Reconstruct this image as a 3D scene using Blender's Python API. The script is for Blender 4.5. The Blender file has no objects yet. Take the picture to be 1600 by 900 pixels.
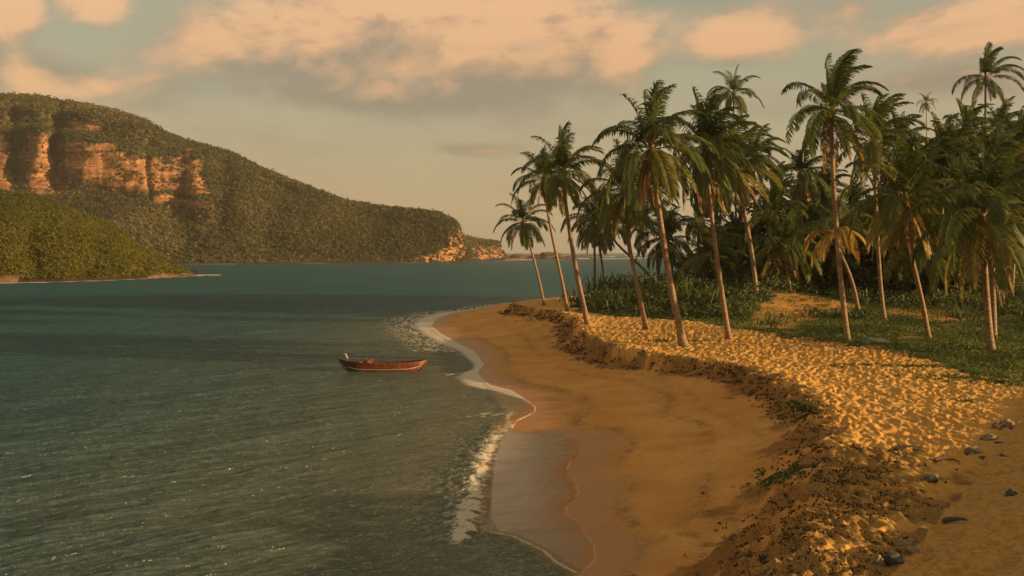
import bpy, math, random
import numpy as np
from mathutils import Vector

# ------------------------------------------------------------------ camera, world, sun, exposure
SC = bpy.context.scene
COL = SC.collection
CAM_Z = 8.0
FPX = 1500.0                       # focal length in photo pixels (photo is 1600 wide)
HOR = 395.5                        # row of the sea horizon in the photo
PITCH = math.atan((450 - HOR) / FPX)
cam = bpy.data.cameras.new('camera'); camo = bpy.data.objects.new('camera', cam); COL.objects.link(camo)
cam.sensor_width = 36; cam.lens = 36 * FPX / 1600; cam.clip_end = 60000; cam.clip_start = 0.1
camo.location = (0, 0, CAM_Z); camo.rotation_euler = (math.pi / 2 - PITCH, 0, 0)
SC.camera = camo
SC.view_settings.view_transform = 'Standard'; SC.view_settings.look = 'None'
SC.view_settings.gamma = 1; SC.view_settings.use_curve_mapping = False
SC.view_settings.exposure = 0.8

SUN_EL = math.radians(9.4)
SUN_BACK = math.radians(15.0)      # degrees the sun stands behind the camera's right hand
SUNV = Vector((math.cos(SUN_EL) * math.cos(SUN_BACK), -math.cos(SUN_EL) * math.sin(SUN_BACK), math.sin(SUN_EL)))
sl = bpy.data.lights.new('sun', 'SUN'); so = bpy.data.objects.new('sun', sl); COL.objects.link(so)
sl.energy = 5.0; sl.angle = math.radians(0.6); sl.color = (1.0, 0.66, 0.34)
so.rotation_euler = SUNV.to_track_quat('Z', 'Y').to_euler(); so.location = (60, -20, 40)


class S:
    """tiny wrapper: sockets with arithmetic"""
    def __init__(s, nt, k): s.nt = nt; s.k = k
    def _m(s, op, *a):
        n = s.nt.nodes.new('ShaderNodeMath'); n.operation = op
        for i, v in enumerate((s,) + a):
            if isinstance(v, S): s.nt.links.new(v.k, n.inputs[i])
            else: n.inputs[i].default_value = v
        return S(s.nt, n.outputs[0])
    def __add__(s, o): return s._m('ADD', o)
    __radd__ = __add__
    def __mul__(s, o): return s._m('MULTIPLY', o)
    __rmul__ = __mul__
    def __sub__(s, o): return s._m('SUBTRACT', o)
    def __rsub__(s, o): return (s * -1.0) + o
    def __truediv__(s, o): return s._m('DIVIDE', o)
    def pw(s, o): return s._m('POWER', o)
    def mx(s, o): return s._m('MAXIMUM', o)
    def mn(s, o): return s._m('MINIMUM', o)
    def ab(s): return s._m('ABSOLUTE')
    def ss(s, a, b, lo=0.0, hi=1.0):
        n = s.nt.nodes.new('ShaderNodeMapRange'); n.interpolation_type = 'SMOOTHSTEP'
        s.nt.links.new(s.k, n.inputs[0])
        for i, v in enumerate((a, b, lo, hi)): n.inputs[i + 1].default_value = v
        return S(s.nt, n.outputs[0])


def mixc(nt, f, a, b, mode='MIX'):
    n = nt.nodes.new('ShaderNodeMix'); n.data_type = 'RGBA'; n.blend_type = mode
    for i, v in ((0, f), (6, a), (7, b)):
        if isinstance(v, S): nt.links.new(v.k, n.inputs[i])
        elif i == 0: n.inputs[0].default_value = v
        else: n.inputs[i].default_value = (*v, 1)
    return S(nt, n.outputs[2])


def noise(nt, vec, scale, detail=4, rough=0.55, dist=0.0, sc=None):
    if sc is not None:
        m = nt.nodes.new('ShaderNodeMapping'); m.inputs['Scale'].default_value = sc
        nt.links.new(vec, m.inputs[0]); vec = m.outputs[0]
    n = nt.nodes.new('ShaderNodeTexNoise'); n.inputs['Scale'].default_value = scale
    n.inputs['Detail'].default_value = detail; n.inputs['Roughness'].default_value = rough
    n.inputs['Distortion'].default_value = dist
    nt.links.new(vec, n.inputs['Vector'])
    return S(nt, n.outputs['Fac'])


def voro(nt, vec, scale, feature='F1', sc=None, rnd=1.0):
    if sc is not None:
        m = nt.nodes.new('ShaderNodeMapping'); m.inputs['Scale'].default_value = sc
        nt.links.new(vec, m.inputs[0]); vec = m.outputs[0]
    n = nt.nodes.new('ShaderNodeTexVoronoi'); n.feature = feature; n.inputs['Scale'].default_value = scale
    n.inputs['Randomness'].default_value = rnd
    nt.links.new(vec, n.inputs['Vector'])
    return S(nt, n.outputs['Distance'])


def build_world():
    w = bpy.data.worlds.new('World'); SC.world = w; w.use_nodes = True
    nt = w.node_tree; nt.nodes.clear()
    out = nt.nodes.new('ShaderNodeOutputWorld'); bg = nt.nodes.new('ShaderNodeBackground')
    nt.links.new(bg.outputs[0], out.inputs[0])
    tc = nt.nodes.new('ShaderNodeTexCoord'); v = tc.outputs['Generated']
    nn = nt.nodes.new('ShaderNodeVectorMath'); nn.operation = 'NORMALIZE'; nt.links.new(v, nn.inputs[0]); v = nn.outputs[0]
    sx = nt.nodes.new('ShaderNodeSeparateXYZ'); nt.links.new(v, sx.inputs[0])
    x, y, z = (S(nt, sx.outputs[i]) for i in range(3))
    az = S(nt, sx.outputs[0])._m('ARCTAN2', y)              # 0 straight ahead, + to the right
    el = z._m('ARCSINE')
    cb = nt.nodes.new('ShaderNodeCombineXYZ')
    nt.links.new(az.k, cb.inputs[0]); nt.links.new(el.k, cb.inputs[1]); c = cb.outputs[0]
    sky = nt.nodes.new('ShaderNodeTexSky'); sky.sky_type = 'NISHITA'; sky.sun_disc = False
    sky.sun_elevation = SUN_EL; sky.sun_rotation = math.pi / 2 + SUN_BACK
    sky.dust_density = 3.0; sky.air_density = 1.2
    # hazy evening air: beige at the horizon, grey green higher up
    g = el.ss(0.0, 0.33)
    base = mixc(nt, g, (0.338, 0.258, 0.155), (0.248, 0.268, 0.190))
    lf = az.ss(-0.55, 0.5)
    base = mixc(nt, lf * 0.5, base, mixc(nt, g, (0.335, 0.258, 0.155), (0.262, 0.274, 0.186)))
    # soft broken cloud everywhere
    BL = [(540, 88, 270, 78, 1.1), (800, 70, 240, 90, 1.05), (640, 15, 170, 60, 1), (380, 80, 120, 50, 1), (590, 148, 240, 38, 1.05), (1140, 78, 88, 42, .8), (155, 35, 55, 42, 1),
          (10, 55, 55, 50, 1), (1540, 75, 170, 45, .95), (960, 85, 90, 60, 1), (130, 150, 250, 42, .5), (740, 236, 90, 14, .62), (1500, 150, 170, 22, .6), (1330, 40, 60, 20, .45)]
    def dens(ox, oy):
        mp = nt.nodes.new('ShaderNodeMapping'); mp.inputs['Location'].default_value = (ox, oy, 0); nt.links.new(c, mp.inputs[0]); cc = mp.outputs[0]
        a = az + ox; e = el + oy; m = None
        for px, py, rx, ry, w_ in BL:
            dx = (a - math.atan2(px - 800, FPX)) / (rx / FPX); dy = (e - math.atan2(HOR - py, FPX)) / (ry / FPX)
            g_ = ((dx * dx + dy * dy) * -1.0)._m('EXPONENT') * w_
            m = g_ if m is None else m.mx(g_)
        m = m.mx(e.ss(0.34, 0.5) * noise(nt, cc, 2.1, 4, 0.5, 0.0, (1.0, 2.0, 1)).ss(0.45, 0.62) * 0.8)
        na = noise(nt, cc, 5.0, 7, 0.58, 0.5, (1.0, 2.0, 1)); nb = noise(nt, cc, 13.0, 6, 0.6, 0.4, (1.0, 1.5, 1))
        return m * 1.2 + (na - 0.5) * 2.0 + (nb - 0.5) * 0.7, na, nb
    d, n1, n2 = dens(0, 0)
    d2, _, _ = dens(0.028, 0.055)
    n3 = noise(nt, c, 2.1, 5, 0.5, 0.0, (1.0, 2.0, 1))
    cov = d.ss(0.10, 0.80)
    thin = (n1 * 0.6 + n3 * 0.4).ss(0.40, 0.62) * 0.6
    lit = ((d - d2) * 1.5 + (n2 - 0.5) * 1.3 + (n1 - 0.5) * 1.0 + d * 0.08 + 0.22).ss(-0.15, 1.35)
    ccol = mixc(nt, lit, (0.205, 0.155, 0.112), (0.63, 0.318, 0.152))
    ccol = mixc(nt, lit.ss(.7, 1.0) * el.ss(.16, .26) * 0.45, ccol, (0.80, 0.45, 0.22))
    col = mixc(nt, thin, base, (0.31, 0.222, 0.150))
    col = mixc(nt, cov * 0.92, col, ccol)
    # darker grey streaks under the big clouds
    dk = noise(nt, c, 5.0, 6, 0.55, 0.2, (1.0, 4.5, 1)).ss(0.52, 0.70) * el.ss(0.04, 0.12) * 0.5
    col = mixc(nt, dk, col, (0.21, 0.185, 0.135))
    # below the horizon and a share of the physical sky
    sky_s = mixc(nt, 1.0, S(nt, sky.outputs[0]), (0.045, 0.04, 0.03), 'MULTIPLY')
    col = mixc(nt, 1.0, col, sky_s, 'ADD')
    nt.links.new(col.k, bg.inputs[0]); bg.inputs[1].default_value = 0.62
build_world()

# ------------------------------------------------------------------ projection and noise helpers
cp, sp_ = math.cos(PITCH), math.sin(PITCH)
def ray(px, py):
    u = (450 - py) / FPX
    return ((px - 800) / FPX, cp + sp_ * u, -sp_ + cp * u)
def at(px, py, z=0.0):
    r = ray(px, py); t = (z - CAM_Z) / r[2]
    return (r[0] * t, r[1] * t, z)
def atY(px, py, Y):
    r = ray(px, py); t = Y / r[1]
    return (r[0] * t, Y, CAM_Z + r[2] * t)
def table(pts, z=0.0):
    w = sorted((at(a, b, z)[1], at(a, b, z)[0]) for a, b in pts)
    return np.array([p[0] for p in w]), np.array([p[1] for p in w])

def hsh(ix, iy, seed=0):
    with np.errstate(over='ignore'):
        n = (ix.astype(np.int64) * 374761393 + iy.astype(np.int64) * 668265263 + seed * 1442695041) & 0xffffffff
        n = ((n ^ (n >> 13)) * 1274126177) & 0xffffffff
        n = ((n ^ (n >> 16)) * 2246822519) & 0xffffffff
        n = n ^ (n >> 15)
    return (n & 0xffffff) / float(0x1000000)
def vn(x, y, seed=0):
    x = np.asarray(x, float); y = np.asarray(y, float)
    ix = np.floor(x); iy = np.floor(y); fx = x - ix; fy = y - iy
    fx = fx * fx * fx * (fx * (fx * 6 - 15) + 10); fy = fy * fy * fy * (fy * (fy * 6 - 15) + 10)
    a = hsh(ix, iy, seed); b = hsh(ix + 1, iy, seed); c = hsh(ix, iy + 1, seed); d = hsh(ix + 1, iy + 1, seed)
    return (a * (1 - fx) + b * fx) * (1 - fy) + (c * (1 - fx) + d * fx) * fy
def fbm(x, y, o=4, seed=0, g=0.5):
    s = 0; a = 1; t = 0; ca, sa = math.cos(.6), math.sin(.6)
    for i in range(o):
        s = s + a * vn(x, y, seed + i * 17); t += a; a *= g
        x, y = (x * ca - y * sa) * 2.03 + 3.1, (x * sa + y * ca) * 2.03 + 7.7
    return s / t
def worley(x, y, seed=0):
    ix = np.floor(x); iy = np.floor(y); best = np.full(np.shape(x), 9.0)
    for i in (-1, 0, 1):
        for j in (-1, 0, 1):
            cx = ix + i; cy = iy + j
            dx = cx + hsh(cx, cy, seed) - x; dy = cy + hsh(cx, cy, seed + 5) - y
            best = np.minimum(best, dx * dx + dy * dy)
    return np.sqrt(best)
def sst(x, a, b):
    t = np.clip((x - a) / (b - a), 0, 1); return t * t * (3 - 2 * t)
def inpoly(x, y, poly):
    r = np.zeros(np.shape(x), bool); n = len(poly)
    for i in range(n):
        x1, y1 = poly[i]; x2, y2 = poly[(i + 1) % n]
        if y1 == y2: continue
        c = ((y1 > y) != (y2 > y)) & (x < (x2 - x1) * (y - y1) / (y2 - y1) + x1)
        r ^= c
    return r
def dline(x, y, pts):
    """distance to a polyline"""
    best = np.full(np.shape(x), 1e9)
    for (x1, y1), (x2, y2) in zip(pts[:-1], pts[1:]):
        dx, dy = x2 - x1, y2 - y1
        t = np.clip(((x - x1) * dx + (y - y1) * dy) / (dx * dx + dy * dy), 0, 1)
        best = np.minimum(best, np.hypot(x - x1 - t * dx, y - y1 - t * dy))
    return best

# ------------------------------------------------------------------ object helpers
def tag(o, label=None, cat=None, group=None, kind=None):
    if label: o['label'] = label
    if cat: o['category'] = cat
    if group: o['group'] = group
    if kind: o['kind'] = kind
    return o
def empty(name, loc, label=None, cat=None, group=None, rz=0.0):
    o = bpy.data.objects.new(name, None); COL.objects.link(o); o.location = loc; o.rotation_euler = (0, 0, rz)
    o.empty_display_size = 0.3
    return tag(o, label, cat, group)
def make_mesh(name, V, F, mats, smooth=False, attrs=None, fmat=None):
    """F: list of int arrays (n,3) / (n,4)"""
    me = bpy.data.meshes.new(name)
    V = np.asarray(V, np.float32).reshape(-1, 3)
    if not isinstance(F, list): F = [F]
    F = [np.asarray(f, np.int32) for f in F if len(f)]
    me.vertices.add(len(V)); me.vertices.foreach_set('co', V.ravel())
    loops = np.concatenate([f.ravel() for f in F]); tot = np.concatenate([np.full(len(f), f.shape[1], np.int32) for f in F])
    me.loops.add(len(loops)); me.loops.foreach_set('vertex_index', loops)
    me.polygons.add(len(tot)); st = np.zeros(len(tot), np.int32); st[1:] = np.cumsum(tot)[:-1]
    me.polygons.foreach_set('loop_start', st)
    me.update(calc_edges=True)
    if smooth: me.polygons.foreach_set('use_smooth', np.ones(len(tot), bool))
    for m in (mats if isinstance(mats, (list, tuple)) else [mats]): me.materials.append(m)
    if fmat is not None: me.polygons.foreach_set('material_index', np.asarray(fmat, np.int32))
    for k, a in (attrs or {}).items():
        at_ = me.attributes.new(k, 'FLOAT', 'POINT'); at_.data.foreach_set('value', np.asarray(a, np.float32).ravel())
    me.validate(); me.update()
    return me
def link(name, me, parent=None, loc=None):
    o = bpy.data.objects.new(name, me); COL.objects.link(o)
    if parent is not None: o.parent = parent
    if loc is not None: o.location = loc
    return o
def grid_faces(nr, nc, base=0):
    i = np.arange(nr - 1)[:, None] * nc + np.arange(nc - 1)[None, :]
    i = i.ravel() + base
    return np.stack([i, i + 1, i + nc + 1, i + nc], 1)
def tube(path, rad, n=8, cap=True):
    path = np.asarray(path, float); k = len(path); rad = np.broadcast_to(np.asarray(rad, float), (k,))
    T = np.gradient(path, axis=0); T /= np.linalg.norm(T, axis=1)[:, None] + 1e-9
    ref = np.array([0, 0, 1.0]) if abs(T[0, 2]) < .9 else np.array([0, 1.0, 0])
    V = []
    for i in range(k):
        a = np.cross(T[i], ref); a /= np.linalg.norm(a) + 1e-9; b = np.cross(a, T[i])
        th = np.arange(n) * 2 * math.pi / n
        V.append(path[i] + rad[i] * (np.cos(th)[:, None] * a + np.sin(th)[:, None] * b))
    V = np.concatenate(V); F = []
    for i in range(k - 1):
        for j in range(n):
            F.append((i * n + j, i * n + (j + 1) % n, (i + 1) * n + (j + 1) % n, (i + 1) * n + j))
    F = np.array(F); fl = [F]
    if cap:
        V = np.concatenate([V, path[:1], path[-1:]]); c0 = k * n
        t1 = [(c0, (j + 1) % n, j) for j in range(n)]; t2 = [(c0 + 1, (k - 1) * n + j, (k - 1) * n + (j + 1) % n) for j in range(n)]
        fl.append(np.array(t1 + t2))
    return V, fl
class MB:
    def __init__(s): s.V = []; s.F = []; s.n = 0
    def add(s, V, F):
        for f in (F if isinstance(F, list) else [F]): s.F.append(np.asarray(f) + s.n)
        s.V.append(np.asarray(V, float)); s.n += len(V)
        return s
    def box(s, c, d, rz=0.0):
        q = np.array([(x, y, z) for z in (-.5, .5) for y in (-.5, .5) for x in (-.5, .5)]) * np.array(d)
        ca, sa = math.cos(rz), math.sin(rz)
        q = np.stack([q[:, 0] * ca - q[:, 1] * sa, q[:, 0] * sa + q[:, 1] * ca, q[:, 2]], 1) + np.array(c)
        return s.add(q, np.array([(0, 2, 3, 1), (4, 5, 7, 6), (0, 1, 5, 4), (2, 6, 7, 3), (0, 4, 6, 2), (1, 3, 7, 5)]))
    def mesh(s, name, mat, smooth=True, attrs=None):
        q = [f for f in s.F if f.shape[1] == 4]; t = [f for f in s.F if f.shape[1] == 3]
        F = ([np.concatenate(q)] if q else []) + ([np.concatenate(t)] if t else [])
        return make_mesh(name, np.concatenate(s.V), F, mat, smooth, attrs)

# ------------------------------------------------------------------ materials
def new_mat(name):
    m = bpy.data.materials.new(name); m.use_nodes = True; nt = m.node_tree
    b = nt.nodes['Principled BSDF']
    tc = nt.nodes.new('ShaderNodeTexCoord')
    return m, nt, b, tc.outputs['Object']
def attr(nt, name):
    a = nt.nodes.new('ShaderNodeAttribute'); a.attribute_name = name; return S(nt, a.outputs['Fac'])
def bump(nt, b, h, strength=0.5, dist=0.05):
    n = nt.nodes.new('ShaderNodeBump'); n.inputs['Strength'].default_value = strength; n.inputs['Distance'].default_value = dist
    nt.links.new(h.k, n.inputs['Height']); nt.links.new(n.outputs[0], b.inputs['Normal']); return n
def put(nt, b, key, v):
    if isinstance(v, S): nt.links.new(v.k, b.inputs[key])
    elif isinstance(v, tuple): b.inputs[key].default_value = (*v, 1)
    else: b.inputs[key].default_value = v
MATS = {}
def simple(name, c1, c2, scale=8, rough=0.8, bs=0.3, bd=0.02, sc=None, spec=0.3):
    if name in MATS: return MATS[name]
    m, nt, b, o = new_mat(name)
    n = noise(nt, o, scale, 5, 0.6, 0, sc)
    put(nt, b, 'Base Color', mixc(nt, n.ss(0.3, 0.7), c1, c2)); put(nt, b, 'Roughness', rough); put(nt, b, 'Specular IOR Level', spec)
    if bs: bump(nt, b, n, bs, bd)
    MATS[name] = m; return m
def leaf_mat(name, cols, trans=0.3, rough=0.55):
    """cols: dark, mid, yellow, driven by the per-leaf attribute 'tint' (0..1)"""
    m, nt, b, o = new_mat(name)
    t = attr(nt, 'tint')
    c = mixc(nt, t.ss(0.0, 0.5), cols[0], cols[1]); c = mixc(nt, t.ss(0.5, 1.0), c, cols[2])
    put(nt, b, 'Base Color', c); put(nt, b, 'Roughness', rough); put(nt, b, 'Specular IOR Level', 0.25)
    tr = nt.nodes.new('ShaderNodeBsdfTranslucent'); nt.links.new(c.k, tr.inputs[0])
    mx = nt.nodes.new('ShaderNodeMixShader'); mx.inputs[0].default_value = trans
    nt.links.new(b.outputs[0], mx.inputs[1]); nt.links.new(tr.outputs[0], mx.inputs[2])
    nt.links.new(mx.outputs[0], nt.nodes['Material Output'].inputs[0])
    return m
M_FROND = leaf_mat('palm_frond_green', ((0.032, 0.050, 0.014), (0.120, 0.142, 0.030), (0.46, 0.28, 0.06)), 0.38, 0.40)
M_DEAD = leaf_mat('palm_frond_dead', ((0.09, 0.055, 0.025), (0.20, 0.12, 0.05), (0.34, 0.20, 0.08)), 0.2, 0.8)
M_SCRUB = leaf_mat('scrub_leaves', ((0.055, 0.075, 0.024), (0.10, 0.12, 0.034), (0.19, 0.17, 0.05)), 0.35, 0.7)
M_HILL = leaf_mat('hillside_scrub_leaves', ((0.068, 0.070, 0.024), (0.115, 0.105, 0.032), (0.19, 0.150, 0.050)), 0.4, 0.9)
M_HILL2 = leaf_mat('near_hillside_leaves', ((0.045, 0.058, 0.008), (0.088, 0.092, 0.010), (0.16, 0.130, 0.014)), 0.35, 0.9)
M_TREE = leaf_mat('broad_tree_leaves', ((0.050, 0.062, 0.020), (0.085, 0.098, 0.026), (0.16, 0.145, 0.036)), 0.35, 0.6)
M_VINE = leaf_mat('creeper_leaves', ((0.055, 0.085, 0.014), (0.11, 0.14, 0.022), (0.26, 0.23, 0.045)), 0.4, 0.6)
M_LITTER = leaf_mat('dark_litter', ((0.022, 0.017, 0.009), (0.055, 0.038, 0.018), (0.18, 0.11, 0.045)), 0.1, 0.85)
def trunk_mat():
    m, nt, b, o = new_mat('palm_bark')
    n = noise(nt, o, 3.0, 5, 0.6); sx = nt.nodes.new('ShaderNodeSeparateXYZ'); nt.links.new(o, sx.inputs[0])
    z = S(nt, sx.outputs[2])
    ring = (((z + n * 0.12) * 22.0)._m('SINE')).ss(-1, 1)
    c = mixc(nt, n.ss(0.3, 0.7), (0.165, 0.100, 0.048), (0.31, 0.195, 0.095))
    c = mixc(nt, noise(nt, o, 0.9, 3).ss(0.52, 0.7) * 0.5, c, (0.15, 0.16, 0.085))
    c = mixc(nt, (1 - ring) * 0.28 * noise(nt, o, 1.7, 3).ss(.3, .7), c, (0.12, 0.085, 0.05))
    put(nt, b, 'Base Color', c); put(nt, b, 'Roughness', 0.85); bump(nt, b, ring + n, 0.6, 0.03)
    return m
M_TRUNK = trunk_mat()
M_BARK = simple('tree_bark', (0.10, 0.075, 0.05), (0.20, 0.16, 0.11), 6, 0.9)
M_NUT = simple('coconut_husk', (0.16, 0.15, 0.03), (0.34, 0.19, 0.05), 4, 0.5, 0)

# ------------------------------------------------------------------ shore curves (x as functions of y)
BZ = 1.8
yS, xS = table([(735, 484.5), (690, 492), (672, 505), (680, 518), (712, 538), (740, 560), (755, 590), (775, 620), (790, 645), (785, 665), (772, 690),
                (762, 720), (756, 760), (752, 810), (765, 832), (800, 838), (825, 850), (850, 862), (870, 880), (900, 896), (960, 960), (1080, 1200), (1400, 2000)])
yS = np.append(yS, [140, 153, 170, 200, 280, 420, 900]); xS = np.append(xS, [-5.0, -1.5, 6, 22, 52, 100, 330])
yW, xW = table([(735, 483.5), (705, 489), (682, 498), (674, 508), (690, 521), (712, 533), (742, 548), (757, 568), (748, 582), (765, 600), (800, 610),
                (822, 624), (837, 636), (836, 645), (808, 657), (800, 668), (838, 676), (880, 681), (903, 692), (906, 712), (892, 730), (884, 748),
                (900, 762), (906, 778), (888, 792), (886, 808), (912, 832), (930, 855), (932, 875), (905, 900), (960, 960), (1090, 1200), (1410, 2000)], 0.05)
yW = np.append(yW, [140, 153, 170, 200, 280, 420, 900]); xW = np.append(xW, [-5.0, -1.5, 6, 22, 52, 100, 330])
yB, xB = table([(795, 479), (850, 487), (884, 498), (884, 515), (915, 535), (960, 548), (1010, 558), (1080, 566), (1140, 577), (1195, 597), (1235, 622),
                (1262, 650), (1268, 680), (1252, 715), (1238, 750), (1215, 790), (1195, 830), (1160, 900), (1200, 1200), (1400, 2000)], BZ)
yB = np.append(yB, [118, 124, 132, 145, 170, 200, 280, 420, 900]); xB = np.append(xB, [-.5, 3.5, 9.0, 15, 26, 36, 66, 115, 345])
yG, xG = table([(878, 477), (900, 482), (935, 492), (1010, 496), (1050, 501), (1090, 504), (1150, 515), (1200, 523), (1290, 536), (1350, 543), (1400, 549),
                (1460, 569), (1485, 581), (1530, 590), (1560, 598), (1600, 607), (1720, 640)], BZ)
yG = np.concatenate([[0, 30], yG, [116, 124, 150, 200, 300, 900]]); xG = np.concatenate([[60, 40], xG, [8.5, 9.5, 24, 40, 80, 360]])
def xs_(y): return np.interp(y, yS, xS)
def xw_(y): return np.interp(y, yW, xW)
def xb_(y): return np.interp(y, yB, xB)
def xg_(y): return np.interp(y, yG, xG)
E0 = np.array(at(1372, 900, BZ)[:2]); E1 = np.array(at(1600, 636, BZ)[:2])
ED = (E1 - E0) / np.linalg.norm(E1 - E0); EN = np.array([ED[1], -ED[0]])
def dune_s(x, y): return (x - E0[0]) * EN[0] + (y - E0[1]) * EN[1]
PATCH = [[at(a, b, 2.1)[:2] for a, b in P] for P in (
    [(1165, 492), (1215, 478), (1290, 474), (1345, 479), (1330, 490), (1270, 492), (1235, 512), (1190, 506)],
    [(1190, 470), (1235, 462), (1270, 470), (1240, 476)],
    [(1385, 480), (1490, 481), (1535, 487), (1500, 492), (1385, 488)],
    [(1420, 493), (1500, 490), (1525, 496), (1490, 508), (1470, 500)])]
SHADE1 = [at(a, b, BZ)[:2] for a, b in [(1400, 575), (1440, 572), (1463, 573), (1475, 571)]]
def terr(x, y, fine=True):
    x = np.asarray(x, float); y = np.asarray(y, float)
    jag = ((fbm(x * .9, y * .9, 4, 3) - .5) * 1.3 + (fbm(x * 2.6, y * 2.6, 3, 33) - .5) * .8) * np.clip(1 - (y - 110) / 40, .3, 1)
    xs = xs_(y); xb = xb_(y) + jag
    wb = np.maximum(xb - xs, 1.0); w = x - xs
    zf = np.minimum(1.32, wb * 0.115)
    t = np.clip(w / wb, 0, 1)
    beach = np.where(w < 0, np.maximum(w * 0.09, -4), zf * t ** 1.5)
    nr = sst(-y, -46, -30); s = sst(x - xb, -0.15 - 1.9 * nr, 0.35 + fbm(x * .5, y * .5, 2, 8) + .3 * nr)
    top = BZ + (fbm(x * .12, y * .12, 3, 5) - .5) * .35 * sst(x - xb, 0, 5) + .16 * np.exp(-((x - xb - 1.2) / 1.3) ** 2)
    z = beach * (1 - s) + np.maximum(top, zf) * s
    # inland: shrub covered mound and slowly rising wood floor
    z = z + 2.6 * np.exp(-(((x - 27) / 11) ** 2 + ((y - 122) / 20) ** 2)) * sst(x - xg_(y), 0, 9)
    z = z + 3.2 * sst(y, 115, 200) * sst(x - xg_(y), 0, 30)
    z = z + .5 * np.exp(-(((x - 27.5) / 4) ** 2 + ((y - 73) / 6) ** 2)) + .45 * np.exp(-(((x - 24) / 4) ** 2 + ((y - 99) / 6) ** 2))
    # dune in the near right corner: rises away from the line E0-E1
    ds = dune_s(x, y)
    ds2 = ds + (fbm(x * .8, y * .8, 3, 31) - .5) * .9
    r = np.clip(ds2, 0, 9); z = z + (0.22 * np.minimum(r, 1.0) + 0.19 * np.maximum(r - 1.0, 0)) * sst(-(y - 44), -3, 6)
    if fine:
        near = np.clip(1 - y / 220, 0.1, 1)
        dune = sst(ds, -.6, .8) * (y < 46)
        bench = sst(x - xb, .2, 1.2) * (1 - dune) * sst(xg_(y) + .6 - x, -1.2, .6)
        # trampled dry sand: overlapping foot pits between raised lips
        wx = (fbm(x * .8, y * .8, 2, 44) - .5) * .9; wy = (fbm(x * .8 + 9, y * .8, 2, 45) - .5) * .9
        f1 = worley((x + wx) * 3.0, (y + wy) * 1.35, 11)
        f2 = worley((x - wy) * 5.2, (y + wx) * 2.6, 12)
        trod = (sst(f1, .05, .62) - .5) * .095 + (sst(f2, .05, .6) - .5) * .055 + (fbm(x * 3.2, y * 1.7, 4, 6) - .5) * .12
        z = z + bench * trod
        fall = np.exp(-np.abs(x - xb - .1) / .9) * (y < 150)
        z = z + fall * (fbm(x * 2.3, y * 2.3, 4, 21) - .5) * .38 * near
        f3 = worley((x + wx) * 1.2, (y + wy) * 1.4, 14)
        z = z + dune * ((fbm(x * 1.6, y * 1.6, 5, 51, .6) - .5) * .17 + (sst(f3, .0, .45) - 1) * .08 + (sst(f1, .0, .5) - 1) * .045)
        z = z + dune * np.exp(-(ds / .6) ** 2) * (fbm(x * 3.5, y * 3.5, 4, 61, .6) - .4) * .26
        dry = sst(x - xw_(y), .8, 3.0) * (1 - sst(x - xb, -.2, .5))
        z = z + dry * ((fbm(x * 1.1, y * 1.1, 3, 71) - .5) * .02 + (sst(f2, .0, .4) - 1) * .018)
        # low berms left by earlier tides
        u = (x - xw_(y)) / np.maximum(xb - xw_(y), .5)
        for uc, h in ((.22, .02), (.62, .02)):
            uc2 = uc + (vn(y * .12, y * 0 + uc * 9, 4) - .5) * .16
            z = z + h * (sst(u, uc2 - .015, uc2 + .03)) * (1 - sst(u, uc2 + .05, uc2 + .35)) * (y < 95)
    return z
def tz(x, y, fine=False): return float(terr(np.array([x]), np.array([y]), fine)[0])
def on_ground(px, py):
    z = 1.8
    for _ in range(12):
        p = at(px, py, z); z = .5 * z + .5 * tz(p[0], p[1])
    p = at(px, py, z); return (p[0], p[1], tz(p[0], p[1]))

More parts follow.
